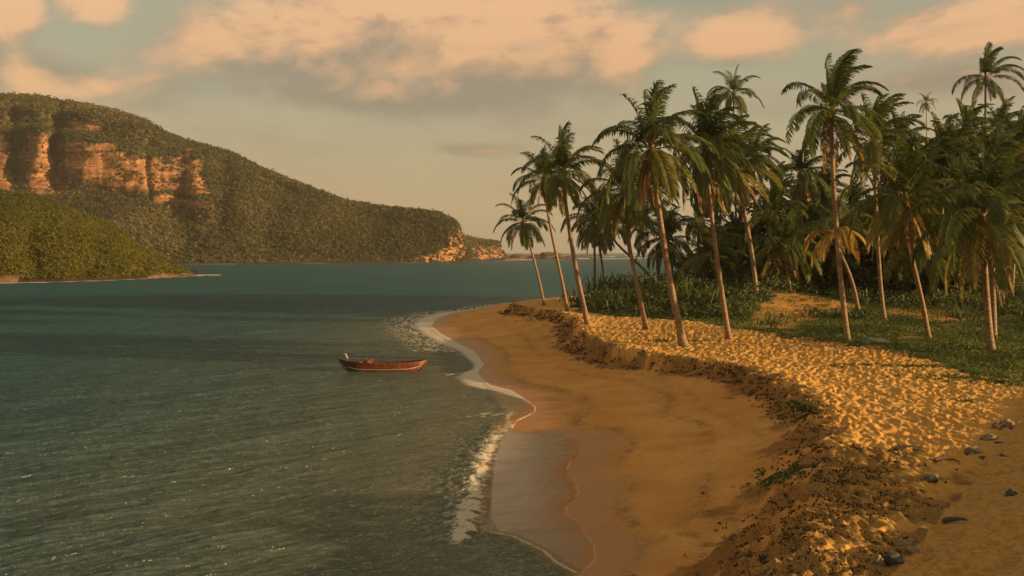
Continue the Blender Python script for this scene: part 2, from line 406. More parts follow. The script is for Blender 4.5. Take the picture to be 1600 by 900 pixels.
# ------------------------------------------------------------------ ground
def rows(p0, p1, step): return np.array([FPX * CAM_Z / (p - HOR) for p in np.arange(p0, p1, -step)])
def build_ground():
    ry = np.concatenate([np.arange(4, 13, .5), rows(1300, 407.5, 1.25), [1100, 1500, 2400]])
    cx = np.concatenate([np.arange(500, 1700, 1.7), np.arange(1700, 2700, 9), np.arange(2700, 7000, 120)])
    Y = np.repeat(ry[:, None], len(cx), 1); X = (cx - 800)[None, :] / FPX * Y
    Z = terr(X, Y); xs = xs_(Y); xb = xb_(Y); xw = xw_(Y); ds = dune_s(X, Y)
    Z = np.where(X < xs - 45, -4.2, Z)
    n = fbm(X * .7, Y * .7, 4, 81); n2 = fbm(X * .25, Y * .25, 3, 83)
    edge = X - xg_(Y) + (n - .5) * 3.0
    veg = sst(edge, -.25, .5)
    pt = np.zeros_like(X)
    for P in PATCH:
        q = inpoly(X + (n - .5) * 2.5, Y + (n2 - .5) * 4, P); pt = np.maximum(pt, q)
    veg = np.clip(veg - pt * (.45 + .5 * n2), 0, 1) * (Y > 40)
    wet = 1 - sst(X - xw + (n - .5) * .7, .5, 2.0 + 1.4 * n2)
    jag = ((fbm(X * .9, Y * .9, 4, 3) - .5) * 1.3 + (fbm(X * 2.6, Y * 2.6, 3, 33) - .5) * .8) * np.clip(1 - (Y - 110) / 40, .3, 1)
    d = X - xb - jag
    near = sst(-Y, -34, -26) * 2.3
    deb = sst(n + .36 * np.exp(-((d + .1 - near * .7) / (.8 + near * .8)) ** 2), .58, .70) * np.clip(3 * np.exp(-((d + .1 - near * .7) / (1.3 + near * 1.1)) ** 2) - .25, 0, 1) * (Y < 130) * (ds < .3)
    u = (X - xw) / np.maximum(xb - xw, .5); st = np.zeros_like(X)
    for uc, k in ((.22, 1), (.62, .8), (.78, .5)):
        uc2 = uc + (vn(Y * .12, Y * 0 + uc * 9, 4) - .5) * .16
        st = np.maximum(st, k * (np.exp(-((u - uc2 - .01) / .035) ** 2) * sst(fbm(X * 2, Y * 2, 4, 91), .34, .60) + .35 * np.exp(-((u - uc2) / .07) ** 2)) * sst(fbm(Y * .12, Y * 0, 2, 92), .25, .5))
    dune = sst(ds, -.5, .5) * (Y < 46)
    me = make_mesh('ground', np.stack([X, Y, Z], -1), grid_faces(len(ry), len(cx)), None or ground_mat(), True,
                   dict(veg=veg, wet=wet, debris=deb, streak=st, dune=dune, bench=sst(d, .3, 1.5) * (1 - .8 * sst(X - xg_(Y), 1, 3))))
    tag(link('ground', me), kind='structure')
def ground_mat():
    m, nt, b, o = new_mat('beach_sand')
    veg, wet, deb, st, dune, bench = (attr(nt, k) for k in ('veg', 'wet', 'debris', 'streak', 'dune', 'bench'))
    n1 = noise(nt, o, 0.35, 5, .6); n2 = noise(nt, o, 6.0, 5, .65); n3 = noise(nt, o, 38.0, 3, .7)
    damp = mixc(nt, n1.ss(.35, .65), (0.68, 0.29, 0.070), (0.80, 0.39, 0.110))
    dry = mixc(nt, n1.ss(.3, .7), (0.63, 0.32, 0.072), (0.74, 0.40, 0.095))
    c = mixc(nt, bench, damp, dry)
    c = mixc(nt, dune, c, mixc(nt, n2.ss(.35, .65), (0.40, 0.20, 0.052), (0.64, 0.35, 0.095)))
    c = mixc(nt, n3.ss(.40, .70) * .5, c, (0.30, 0.17, 0.07)); c = mixc(nt, n2.ss(.45, .75) * .35, c, (0.34, 0.19, 0.075))
    dk = voro(nt, o, 5.0).ss(.13, .06) * (1 - wet) * noise(nt, o, .5, 3).ss(.45, .6)
    c = mixc(nt, dk * .7, c, (0.10, 0.06, 0.03))
    sp = voro(nt, o, 11.0).ss(.12, .05) * (1 - wet) * 0.55
    c = mixc(nt, sp, c, (0.72, 0.58, 0.38))
    c = mixc(nt, wet * 0.75, c, (0.34, 0.135, 0.032))
    c = mixc(nt, st * 0.62 * n2.ss(.30, .6), c, (0.22, 0.115, 0.038))
    c = mixc(nt, deb * (0.25 + 0.55 * n3.ss(.4, .6)), c, (0.060, 0.040, 0.018))
    soil = mixc(nt, n2.ss(.4, .6), (0.045, 0.050, 0.016), (0.10, 0.090, 0.032))
    c = mixc(nt, veg, c, soil)
    put(nt, b, 'Base Color', c); put(nt, b, 'Roughness', (wet * -0.42) + 0.95)
    put(nt, b, 'Specular IOR Level', wet * 0.3 + 0.12)
    bump(nt, b, (n2 + n3 * 0.5) * (1 - wet * .85), 0.75, 0.09)
    return m

# ------------------------------------------------------------------ the sea
FH_BASE = ([-500, -300, 0, 100, 200, 290, 308, 320], [449, 446.5, 441.5, 440, 436.5, 431.5, 430.5, 430])     # near hill foot line
MH_BASE = ([-500, 200, 285, 450, 640, 700, 728, 780, 800], [413, 413, 412.5, 411.5, 410, 409.5, 409, 405, 404])
def dist_of(px, tab): return FPX * CAM_Z / (np.interp(px, *tab) - HOR)
def build_sea():
    ry = np.concatenate([[3, 6, 9], rows(1200, 396.5, 1.15), [14000, 22000, 40000]])
    cx = np.concatenate([np.arange(-3000, -300, 60), np.arange(-300, 1150, 1.9), np.arange(1150, 1500, 8), np.arange(1500, 4200, 60)])
    Y = np.repeat(ry[:, None], len(cx), 1); X = (cx - 800)[None, :] / FPX * Y
    dy = Y * Y / 12000 * 1.2
    rng = np.random.RandomState(4); Z = np.zeros_like(X)
    xs = xs_(Y); xw = xw_(Y); w = xs - X
    for i in range(30):
        L = .7 * 1.13 ** i; a = math.radians(rng.normal(-70, 48)); k = 2 * math.pi / L
        ph = rng.rand() * 7; A = .0085 * L ** .5
        wx = X + 1.3 * fbm(X * .23, Y * .23, 2, 300 + i); 
        s = np.sin(k * (wx * math.cos(a) + Y * math.sin(a)) + ph)
        Z += A * .55 * (1 - 2 * np.abs(s) ** .8 + .3) * np.exp(-(dy * 2.0 / L) ** 2)
    Z *= (.25 + .75 * sst(w, .5, 9)) * (.8 + .4 * fbm(X * .05, Y * .08, 2, 77))
    g = terr(np.clip(X, xs - 40, None), Y, False)
    # breaking wave, runs along the left of the thin film of water
    bl = [at(a, c)[:2] for a, c in [(796, 664), (775, 690), (762, 712), (752, 740), (744, 770), (734, 805), (722, 838), (712, 856)]]
    wd = np.interp(Y, sorted([b_[1] for b_ in bl]), [.1, .28, .38, .36, .30, .28, .22, .12])
    db = dline(X, Y, bl)
    xc = np.interp(Y, sorted([b_[1] for b_ in bl]), [b_[0] for b_ in sorted(bl, key=lambda q: q[1])])
    side = X - xc
    yb0, yb1 = min(b_[1] for b_ in bl), max(b_[1] for b_ in bl); inb = sst(Y, yb0 - .5, yb0 + 1) * (1 - sst(Y, yb1 - 1.5, yb1 + 2.5))
    fn = fbm(X * 2.6, Y * 2.6, 5, 101, .6); fn2 = fbm(X * 6.5, Y * 6.5, 4, 103, .6); fl = fbm(X * .9, Y * .9, 3, 105); fn3 = fbm(X * 16, Y * 16, 3, 107, .6)
    ridge = np.exp(-(np.where(side < 0, side / 1.1, side / .35)) ** 2) * inb
    Z += ridge * (.03 + .20 * fn)
    # swash film lies on the sand
    film = (X > xs - .1) & (X < xw)
    Z = np.where(X > xs - .6, np.maximum(Z * sst(w, -.3, .6), g + .02 + .01 * fl), Z)
    Z = np.where(X > xw, g - np.clip((X - xw) * .6, 0, .35) - .01, Z)
    Z = np.where((X > xw + 3) & (Y < 130), -.3, Z)
    # ---- foam
    foam = np.zeros_like(X)
    je = (fl - .5) * .5
    yw_edge = xw - X
    sc = np.clip(Y / 60, .45, 2.2)
    foam = np.maximum(foam, (1 - sst(np.abs(yw_edge - .05 * sc), (.045) * sc, .12 * sc)) * sst(fbm(X * 1.1, Y * .8, 3, 5) + .25 * (fn3 - .5), .36, .50) * (Y < 150) * (.45 + .5 * sst(Y, 40, 60)))
    # broad lace sheets toward the point
    wid = np.interp(Y, [44, 52, 57, 62, 66, 74, 84, 97, 108, 118, 128, 134, 140], [0, .3, 1.6, 1.9, .7, 1.2, 1.9, 2.1, 2.4, 2.9, 2.4, 1.2, 0])
    sheet = sst(yw_edge, 0, .1) * (1 - sst(yw_edge, wid * .55, wid + .05)) * sst(wid, .1, .5)
    foam = np.maximum(foam, sheet * sst(fn * .6 + fn2 * .25 + .38, .46, .60))
    outer = sst(yw_edge, 0, .3) * (1 - sst(yw_edge, wid, wid + 4.5)) * (Y > 78) * (Y < 150)
    foam = np.maximum(foam, outer * (1 - sst(np.abs(fn - .52), .02, .09)) * .85)
    # breaker
    body = np.exp(-(np.where(side > 0, side / (wd * .75), side / (wd * 1.35))) ** 2) * inb
    fn3 = fbm(X * 16, Y * 16, 3, 107, .6)
    foam = np.maximum(foam, sst(body * .9 + (fn - .5) * 2.2 + (fn2 - .5) * 1.4 + (fn3 - .5) * .9, .38, .80) * (body > .02) * .85)
    back = np.exp(-(side / 2.0) ** 2) * (side < .2) * inb
    foam = np.maximum(foam, back * (1 - sst(np.abs(fn2 - .5) + np.abs(fn - .5) * .6, .02, .075)) * .75)
    d2 = dline(X, Y, [at(a, c)[:2] for a, c in [(765, 832), (800, 838), (825, 850), (850, 862), (870, 880), (900, 896)]])
    foam = np.maximum(foam, (1 - sst(d2 + (fn2 - .5) * .06, .01, .05)) * .85)
    for P, ww in (([(800, 668), (792, 655), (800, 645), (775, 648), (745, 652)], .10), ([(640, 548), (700, 545), (750, 568)], .10), ([(700, 585), (740, 580)], .12),
                  ([(735, 650), (765, 645)], .14)):
        d3 = dline(X, Y, [at(a, c)[:2] for a, c in P]); foam = np.maximum(foam, (1 - sst(d3 + (fn - .5) * .5, 0, ww)) * .8)
    near_lace = (w > -.2) * (w < 5) * (Y < 52) * sst(np.abs(fn - .5), .035, .0) * .30 * (1 - w / 5)
    foam = np.maximum(foam, near_lace)
    # surf at the foot of the two hills and on the far reef
    px = X / Y * FPX + 800
    for tab, x1, wdt in ((FH_BASE, 345, 5.0), (MH_BASE, 740, 12)):
        D = dist_of(px, tab); q = (D - Y)
        foam = np.maximum(foam, (px < x1) * (q > -10) * (1 - sst(q + (fbm(X * .09, Y * .05, 3, 5) - .5) * wdt * 1.6, wdt * .3, wdt)) * (.9 if wdt < 9 else .35))
    foam = np.maximum(foam, (px > 296) * (px < 340) * (1 - sst(np.abs(Y - dist_of(px, FH_BASE) + (px - 300) * .1) + (fbm(X * .3, Y * .2, 3, 5) - .5) * 9, 1, 5)) * .7 * (1 - (px - 296) / 50))
    for P in ([(868, 404.5), (920, 404)], [(905, 400.2), (960, 400.6)], [(940, 404.0), (1010, 403.2)], [(790, 405.8), (838, 405.4)], [(975, 399.3), (1010, 399.6)]):
        Pw = [at(a, c)[:2] for a, c in P]; xa, xb2 = Pw[0][0] / Pw[0][1], Pw[1][0] / Pw[1][1]
        yc = np.interp(X / Y, [xa, xb2], [Pw[0][1], Pw[1][1]])
        ins = (X / Y > xa) & (X / Y < xb2)
        nn_ = fbm(X * .02, Y * .006, 3, 17)
        foam = np.maximum(foam, ins * (1 - sst(np.abs(Y - yc) / yc + (nn_ - .5) * .12, .03, .085)) * .95)
    # ---- colour of the water body: sand-clouded shallows to deep teal
    sh = np.exp(-np.clip(w - 1, 0, None) / (9 + 9 * fbm(X * .04, Y * .03, 2, 9))) * (1 - sst(Y, 95, 140) * .75)
    sh = np.clip(sh * 1.15, 0, 1)
    filmm = sst(X - xs, -.5, .3) * (X < xw)
    filmm = filmm * (1 - sst(Y, 44, 52) * .6) * (Y < 140)
    me = make_mesh('sea', np.stack([X, Y, Z], -1), grid_faces(len(ry), len(cx)), water_mat(), True, dict(foam=foam, shallow=sh, film=filmm, thin=np.exp(-np.clip(xw - X, 0, None) / (.35 + .9 * fl))))
    tag(link('sea', me), kind='structure')
def water_mat():
    m, nt, b, o = new_mat('sea_water')
    foam, sh, film = attr(nt, 'foam'), attr(nt, 'shallow'), attr(nt, 'film')
    n0 = noise(nt, o, 0.03, 3, .5)
    deep = mixc(nt, n0.ss(.35, .65), (0.011, 0.062, 0.070), (0.014, 0.076, 0.078))
    c = mixc(nt, sh, deep, (0.105, 0.108, 0.068))
    c = mixc(nt, film, c, (0.24, 0.165, 0.090)); thin = attr(nt, 'thin'); c = mixc(nt, thin * film, c, (0.40, 0.17, 0.045))
    fm = foam * noise(nt, o, 6.0, 4, .7).ss(.25, .5, .6, 1.0)
    w1 = noise(nt, o, 1.0, 3, .6, 0.3, (1.25, .95, 1)).pw(1.5) * 1.6
    w2 = noise(nt, o, 3.1, 3, .6, 0.3, (1, 1, 1)); w0 = noise(nt, o, 0.30, 3, .55, .2, (.9, 1.1, 1)); w3 = noise(nt, o, 0.62, 2, .5, .4, (.85, 1.1, 1)).pw(1.6)
    h = (w1 * 1.0 + w2 * 0.42 + w0 * 0.2 + w3 * 1.9) * (1 - film * .985)
    bn = nt.nodes.new('ShaderNodeBump'); bn.inputs['Strength'].default_value = 1.0; bn.inputs['Distance'].default_value = 1.05
    nt.links.new(h.k, bn.inputs['Height'])
    df = nt.nodes.new('ShaderNodeBsdfDiffuse'); nt.links.new(c.k, df.inputs[0])
    gl = nt.nodes.new('ShaderNodeBsdfGlossy'); gl.inputs['Roughness'].default_value = 0.19; gl.inputs[0].default_value = (1, 1, 1, 1); nt.links.new(bn.outputs[0], gl.inputs['Normal'])
    fr = nt.nodes.new('ShaderNodeFresnel'); fr.inputs['IOR'].default_value = 1.33; nt.links.new(bn.outputs[0], fr.inputs['Normal'])
    m1 = nt.nodes.new('ShaderNodeMixShader'); nt.links.new((S(nt, fr.outputs[0]) * (film * 0.25 * (1 - thin) + 0.62 - thin * film * 0.45)).k, m1.inputs[0])
    nt.links.new(df.outputs[0], m1.inputs[1]); nt.links.new(gl.outputs[0], m1.inputs[2])
    fo = nt.nodes.new('ShaderNodeBsdfDiffuse'); fo.inputs[0].default_value = (0.60, 0.52, 0.41, 1)
    m2 = nt.nodes.new('ShaderNodeMixShader'); nt.links.new(fm.k, m2.inputs[0]); nt.links.new(m1.outputs[0], m2.inputs[1]); nt.links.new(fo.outputs[0], m2.inputs[2])
    nt.links.new(m2.outputs[0], nt.nodes['Material Output'].inputs[0])
    return m

# ------------------------------------------------------------------ leaf clumps
def leafmass(C, R, per, size, rng, tint, flat=1.0, up=0.3, aspect=1.7, tj=.25, shell=.45):
    """per leaves around each centre; returns verts, quads, tint attribute"""
    C = np.repeat(np.asarray(C, float), per, 0); R = np.repeat(np.asarray(R, float), per); n = len(C)
    T = np.repeat(np.asarray(tint, float), per)
    u = rng.normal(size=(n, 3)); u /= np.linalg.norm(u, axis=1)[:, None]
    r = R * rng.uniform(shell, 1, n)
    P = C + u * r[:, None] * np.array([1, 1, flat])
    nn = u + rng.normal(size=(n, 3)) * .7 + np.array([0, 0, up]); nn /= np.linalg.norm(nn, axis=1)[:, None]
    a = np.cross(nn, rng.normal(size=(n, 3))); a /= np.linalg.norm(a, axis=1)[:, None] + 1e-9; b = np.cross(nn, a)
    s = size * rng.uniform(.6, 1.4, n)
    A = a * (s * aspect / 2)[:, None]; B = b * (s / 2)[:, None]
    V = np.stack([P - A, P - B * .9 + A * .1, P + A, P + B * .9 - A * .1], 1).reshape(-1, 3)
    F = np.arange(n * 4).reshape(-1, 4)
    return V, F, np.repeat(np.clip(T + rng.normal(0, tj, n), 0, 1), 4)

# ------------------------------------------------------------------ hills
def hill_mat(name, c1, c2, r1, r2):
    m, nt, b, o = new_mat(name)
    rock = attr(nt, 'rock')
    n = noise(nt, o, .06, 6, .65); st = noise(nt, o, .10, 5, .6, .3, (.25, .25, 4.0)); n2 = noise(nt, o, .35, 5, .65)
    rc = mixc(nt, st.ss(.38, .62), r1, r2); rc = mixc(nt, n2.ss(.48, .62) * .8, rc, (0.10, 0.065, 0.03)); rc = mixc(nt, n.ss(.5, .6) * .5, rc, (0.10, 0.07, 0.03))
    g = mixc(nt, n.ss(.35, .65), c1, c2)
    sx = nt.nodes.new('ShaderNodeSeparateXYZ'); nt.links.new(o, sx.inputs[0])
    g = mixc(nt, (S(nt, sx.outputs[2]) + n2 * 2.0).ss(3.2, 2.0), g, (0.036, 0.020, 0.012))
    put(nt, b, 'Base Color', mixc(nt, rock, g, rc)); put(nt, b, 'Roughness', .95); put(nt, b, 'Specular IOR Level', .1)
    bump(nt, b, st * .6 + n2 * .5, .8, 2.5)
    return m
def rock_mask(px, py, polys):
    r = np.zeros(np.shape(px))
    jx = (fbm(px * .07, py * .07, 3, 5) - .5) * 26; jy = (fbm(px * .05, py * .12, 3, 6) - .5) * 14
    for P in polys: r = np.maximum(r, inpoly(px + jx, py + jy, P))
    return r
def build_hill(name, label, cat, x0, x1, step, base, ridge, ridge_d, prof, gullies, rocks, mat, leafm, nclump, crad, cper, lsz, seed, rough=6, foot=1.5, tint=.35):
    pxs = np.arange(x0, x1 + .01, step); ns = 90
    db = dist_of(pxs, base); dr = np.interp(pxs, *ridge_d); hr_py = np.interp(pxs, *ridge)
    s = np.concatenate([np.linspace(0, 1, ns), [1.08, 1.25, 1.6, 2.2]])
    def surf(px, sv):
        D0 = dist_of(px, base); D1 = np.interp(px, *ridge_d); top = CAM_Z + D1 * (HOR - np.interp(px, *ridge)) / FPX
        sc = np.clip(sv, 0, 1)
        f, h = prof(px, sc)
        D = D0 + (D1 - D0) * f; z = top * h
        gl = np.zeros_like(px)
        for gx, gw, ga, lo, hi in gullies:
            gl = gl + ga * np.exp(-((px - gx - (h - .5) * 14 - (fbm(h * 3 + gx, h * 0, 3, 8) - .5) * 22) / gw) ** 2) * sst(h, lo, lo + .15) * (1 - sst(h, hi, hi + .12))
        D = D + gl
        X = (px - 800) / FPX * D
        amp = rough * np.clip(sc * 5, 0, 1) * np.clip((1 - sc) * 6, 0.15, 1)
        D = D + (fbm(X / 60 + seed, z / 35 + D / 90, 5, seed) - .5) * amp * 3.2
        cl = sst(-px, -360, -280) * (name == 'hills')
        D = D + cl * ((fbm(X / 16 + 3, z / 6, 4, seed + 7) - .5) * amp * 1.3 + (sst(vn(z / 9, X / 160, seed), .35, .65) - .5) * amp * .9)
        z = z + (fbm(X / 45, D / 45, 4, seed + 3) - .5) * amp * 1.2 * (h > .03)
        bk = np.maximum(sv - 1, 0)
        D = D + bk * (D1 * .5); z = z * (1 - bk * .75) - 12 * (bk > 1.1)
        X = (px - 800) / FPX * D
        z = np.where(sc < .004, -1.5, z)
        return X, D, z
    PX = np.repeat(pxs[None, :], len(s), 0); SV = np.repeat(s[:, None], len(pxs), 1)
    X, Y, Z = surf(PX, SV)
    PY = HOR - (Z - CAM_Z) / Y * FPX
    rock = rock_mask(PX, PY, rocks)
    me = make_mesh(name, np.stack([X, Y, Z], -1), grid_faces(len(s), len(pxs)), mat, True, dict(rock=rock))
    tag(link(name, me), kind='structure')
    rng = np.random.RandomState(seed)
    px = rng.uniform(x0, x1, nclump); sv = rng.uniform(0.0, 1.04, nclump) ** .9
    X, Y, Z = surf(px, sv); py = HOR - (Z - CAM_Z) / Y * FPX
    rk = rock_mask(px, py, rocks)
    keep = ((rk < .5) | (rng.rand(nclump) < .26)) & (Z > foot * .7)
    X, Y, Z, px = X[keep], Y[keep], Z[keep], px[keep]
    R = crad * np.clip(np.exp(rng.normal(-.15, .38, len(X))), .4, 2.0)
    tn = tint + (fbm(X / 70, Z / 40, 4, seed + 9) - .5) * 2.3 + rng.normal(0, .16, len(X))
    V, F, T = leafmass(np.stack([X, Y, Z + R * .35], 1), R, cper, lsz, rng, tn, .85)
    me = make_mesh(name + '_scrub', V, F, leafm, False, dict(tint=T))
    tag(link(label[0], me), label[1], cat, kind='stuff')

def prof_main(px, s):
    c = sst(-px, -360, -280)                       # 1 on the cliffs at the left, 0 on the wooded ridge
    f1 = np.interp(s, [0, .05, .42, .58, .68, .76, 1], [0, .02, .42, .50, .62, .66, 1]); h1 = np.interp(s, [0, .05, .42, .58, .68, .76, 1], [0, .02, .36, .66, .73, .84, 1])
    f2 = np.interp(s, [0, .06, .5, .8, 1], [0, .04, .45, .75, 1]); h2 = np.interp(s, [0, .06, .5, .8, 1], [0, .08, .60, .88, 1])
    e = sst(px, 690, 722)                          # blunt cliff at the nose
    f2 = f2 * (1 - e) + e * s ** 1.5; h2 = h2 * (1 - e) + e * np.interp(s, [0, .08, .4, .7, 1], [0, .1, .55, .9, 1])
    return f1 * c + f2 * (1 - c), h1 * c + h2 * (1 - c)
def prof_near(px, s):
    return np.interp(s, [0, .04, .5, 1], [0, .02, .45, 1]), np.interp(s, [0, .04, .5, .8, 1], [0, .06, .58, .87, 1])
def build_hills():
    hm = hill_mat('far_hill_ground', (0.042, 0.040, 0.018), (0.085, 0.070, 0.030), (0.20, 0.090, 0.040), (0.40, 0.20, 0.090))
    nm = hill_mat('near_hill_ground', (0.038, 0.045, 0.012), (0.075, 0.075, 0.018), (0.10, 0.06, 0.03), (0.26, 0.16, 0.08))
    ridge = ([-500, -200, 0, 60, 120, 180, 230, 265, 290, 330, 370, 410, 450, 500, 540, 600, 660, 690, 708, 718, 725, 729, 733],
             [165, 150, 149, 151, 161, 172, 189, 209, 219, 229, 241, 263, 279, 299, 314, 324, 329, 334, 343, 356, 374, 395, 408])
    build_hill('hills', ('hillside_scrub', 'brown green scrub and low trees covering the large cliffed hill across the bay', 0), 'scrub', -420, 733, 2.2, MH_BASE, ridge,
               ([-500, 0, 300, 500, 700, 733], [1080, 1040, 1010, 960, 915, 900]), prof_main,
               [(24, 8, 10, .3, .85), (92, 10, 17, .3, .93), (234, 4, 5, .3, .7), (285, 5, 4, .3, .8), (430, 30, 14, .0, .8), (590, 30, 7, 0, .8), (-80, 18, 40, .2, .9), (350, 18, 14, .1, .9),
                (60, 15, -8, .3, .75), (140, 25, -6, .3, .8), (310, 16, -8, .2, .75)],
               [[(-60, 205), (10, 212), (18, 245), (26, 308), (-60, 310)], [(38, 204), (76, 208), (94, 262), (112, 306), (54, 306), (44, 250)],
                [(106, 222), (186, 230), (200, 262), (250, 272), (246, 290), (106, 280)], [(112, 192), (158, 197), (160, 209), (118, 207)],
                [(120, 268), (238, 284), (236, 304), (188, 300)], [(274, 246), (300, 232), (324, 285), (330, 306), (286, 300)],
                [(234, 303), (335, 317), (342, 330), (238, 316)], [(238, 246), (254, 248), (270, 292), (238, 280)], [(180, 240), (280, 262), (300, 302), (180, 290)],
                [(704, 360), (722, 352), (732, 372), (733, 406), (640, 408), (668, 396), (700, 386)], [(660, 402), (700, 398), (700, 408), (650, 408)], [(672, 334), (704, 337), (712, 348), (690, 346)]],
               hm, M_HILL, 32000, 2.0, 8, 1.35, 5)
    build_hill('headland', ('headland_scrub', 'thin scrub on top of the low orange headland behind the point', 0), 'scrub', 700, 792, 1.5,
               ([690, 730, 785, 800], [407.5, 407, 405.5, 405]), ([690, 730, 755, 780, 784, 789, 793], [366, 370, 375, 378, 390, 399, 405]),
               ([700, 800], [1290, 1330]), lambda px, s: (s ** 1.6, np.interp(s, [0, .1, .5, .6, 1], [0, .05, .62, .72, 1])), [],
               [[(742, 384), (790, 382), (794, 402), (740, 403)]], hm, M_HILL, 2500, 1.8, 7, 1.5, 15, 4, 3)
    build_hill('near_hill', ('hill_grass_and_bushes', 'yellow green bushes and tall grass covering the low hill at the left edge', 0), 'bushes', -420, 309, 2.2, FH_BASE,
               ([-500, -200, 0, 60, 110, 140, 180, 220, 250, 275, 300, 309], [270, 280, 298, 306, 326, 336, 353, 386, 401, 415, 428, 430.3]),
               ([-500, 0, 200, 309], [420, 400, 380, 346]), prof_near, [(60, 20, 6, 0, .9), (150, 16, 5, 0, .9), (-100, 30, 10, 0, .9)],
               [[(-60, 428), (30, 428), (34, 440), (-60, 442)], [(206, 415), (222, 415), (224, 424), (210, 424)], [(228, 424), (300, 424), (312, 432), (228, 436)]],
               nm, M_HILL2, 24000, .7, 9, .42, 25, 2.2, 1.1, .42)

# ------------------------------------------------------------------ coconut palms
def frond(p0, az, el, L, g, wind, rng, m=38, lw=.05, lf=.22, droop=.8, segs=12, sparse=1.0, tint=.3):
    d = np.array([math.cos(el) * math.cos(az), math.cos(el) * math.sin(az), math.sin(el)])
    P = [np.array(p0, float)]; D = [d.copy()]
    for i in range(segs):
        t = (i + 1) / segs
        d = d + np.array([0, 0, -g * (0.35 + 1.3 * t)]) / segs + np.array(wind) * (0.4 + t) / segs
        d /= np.linalg.norm(d); P.append(P[-1] + d * L / segs); D.append(d.copy())
    P = np.array(P); D = np.array(D)
    V, F = tube(P, np.linspace(.045, .010, segs + 1) * (L / 4.5), 3, False)
    TT = np.full(len(V), min(1, tint + .35)); out = [(V, F[0], TT)]
    t = np.linspace(.13, 1, m); t = np.concatenate([t, t + .5 / m * 0.9]).clip(0, 1); sd = np.concatenate([np.ones(m), -np.ones(m)])
    if sparse < 1: k = rng.rand(len(t)) < sparse; t, sd = t[k], sd[k]
    n = len(t); q = t * segs; i0 = np.clip(q.astype(int), 0, segs - 1); fr = (q - i0)[:, None]
    p = P[i0] * (1 - fr) + P[i0 + 1] * fr; dd = D[i0] * (1 - fr) + D[i0 + 1] * fr
    side = np.array([-math.sin(az), math.cos(az), 0.0]); side = side - dd * (dd @ side)[:, None]; side /= np.linalg.norm(side, axis=1)[:, None] + 1e-9
    nr = np.cross(dd, side); nr *= np.sign(nr[:, 2:3] + 1e-6)
    l = L * lf * 1.2 * np.sin(np.pi * (0.16 + 0.76 * t)) ** .6 * rng.uniform(.85, 1.12, n)
    ph = np.radians(28 + 40 * t ** 1.5) + rng.normal(0, .07, n)
    v = side * (sd * np.cos(ph))[:, None] + dd * np.sin(ph)[:, None] + nr * .22
    v /= np.linalg.norm(v, axis=1)[:, None]
    w1 = np.array(wind) * 1.1
    v2 = v + np.array([0, 0, -1.0]) * droop * rng.uniform(.7, 1.2, n)[:, None] + w1 * 1.5; v2 /= np.linalg.norm(v2, axis=1)[:, None]
    v3 = v2 + np.array([0, 0, -1.0]) * droop * .8 + w1; v3 /= np.linalg.norm(v3, axis=1)[:, None]
    a = p; b = a + v * (l * .38)[:, None]; c = b + v2 * (l * .36)[:, None]; e = c + v3 * (l * .30)[:, None]
    def wv(u):
        r = dd - u * np.sum(dd * u, 1)[:, None]; return r / (np.linalg.norm(r, axis=1)[:, None] + 1e-9)
    W = lw * rng.uniform(.8, 1.2, n)[:, None] * (L / 4.5)
    A, B, Cc = wv(v) * W, wv(v2) * W, wv(v3) * W
    V = np.stack([a - A * .5, a + A * .5, b - A, b + A, c - B * .8, c + B * .8, e], 1).reshape(-1, 3)
    o = np.arange(n)[:, None] * 7
    F4 = np.concatenate([o + np.array([0, 1, 3, 2]), o + np.array([2, 3, 5, 4])]); F3 = o + np.array([4, 5, 6])
    tl = np.clip(tint + rng.normal(0, .07, n)[:, None] + np.array([0, 0, .03, .03, .10, .10, .2]), 0, 1)
    out.append((V, [F4, F3], tl.ravel()))
    return out
def crown(seed, R, wind=(.25, .05, 0), n=26, tuft=.55, lowcut=-38, dead=6, m=38, lw=.05, yellow=.0, skirt=.8):
    rng = np.random.RandomState(seed); G = MB(); GT = []; Dm = MB(); DT = []; n = int(n * 1.15); lowcut += 7; R *= .97; m = int(m * 1.2); lw = lw * .82
    for i in range(n):
        t = i / (n - 1); el = math.radians(86 - (86 - lowcut) * t ** (.55 + 1.25 * tuft)) + rng.normal(0, .09)
        az = i * 2.39996 + rng.normal(0, .22)
        L = R * (0.86 + .2 * math.sin(math.pi * min(1, t * 1.1))) * rng.uniform(.88, 1.1)
        g = 1.35 + .75 * math.cos(el) - .2 * t
        tint = np.clip(.08 + .30 * t ** 2 + abs(rng.normal(0, .16)) + yellow * (t > .6), 0, .95)
        k = rng.uniform(.6, 1.3)
        p0 = (.16 * math.cos(az) * math.cos(el), .16 * math.sin(az) * math.cos(el), .25 - .45 * t)
        for V, F, T in frond(p0, az, el, L, g, [w * k for w in wind], rng, m, lw, .215, .7 + .4 * t, sparse=1 if rng.rand() < .75 else .8, tint=tint):
            G.add(V, F); GT.append(T)
    for i in range(int(dead * .6 + .5)):
        az = rng.uniform(0, 6.28); el = math.radians(rng.uniform(-78, -52)); L = R * rng.uniform(.55, .85) * skirt
        p0 = (.2 * math.cos(az), .2 * math.sin(az), -.35)
        for V, F, T in frond(p0, az, el, L, .9, [w * .3 for w in wind], rng, int(m * .7), lw, .16, 1.6, sparse=.8, tint=rng.uniform(.2, .95)):
            Dm.add(V, F); DT.append(T)
    # fibrous heart of the crown
    V, F = tube([(0, 0, -.75), (0, 0, -.3), (0, 0, .15), (0.02, 0, .6)], [.20, .27, .24, .05], 9)
    Dm.add(V, F); DT.append(np.full(len(V), .5))
    return G.mesh('crown', M_FROND, False, dict(tint=np.concatenate(GT))), Dm.mesh('dead_fronds', M_DEAD, False, dict(tint=np.concatenate(DT)))
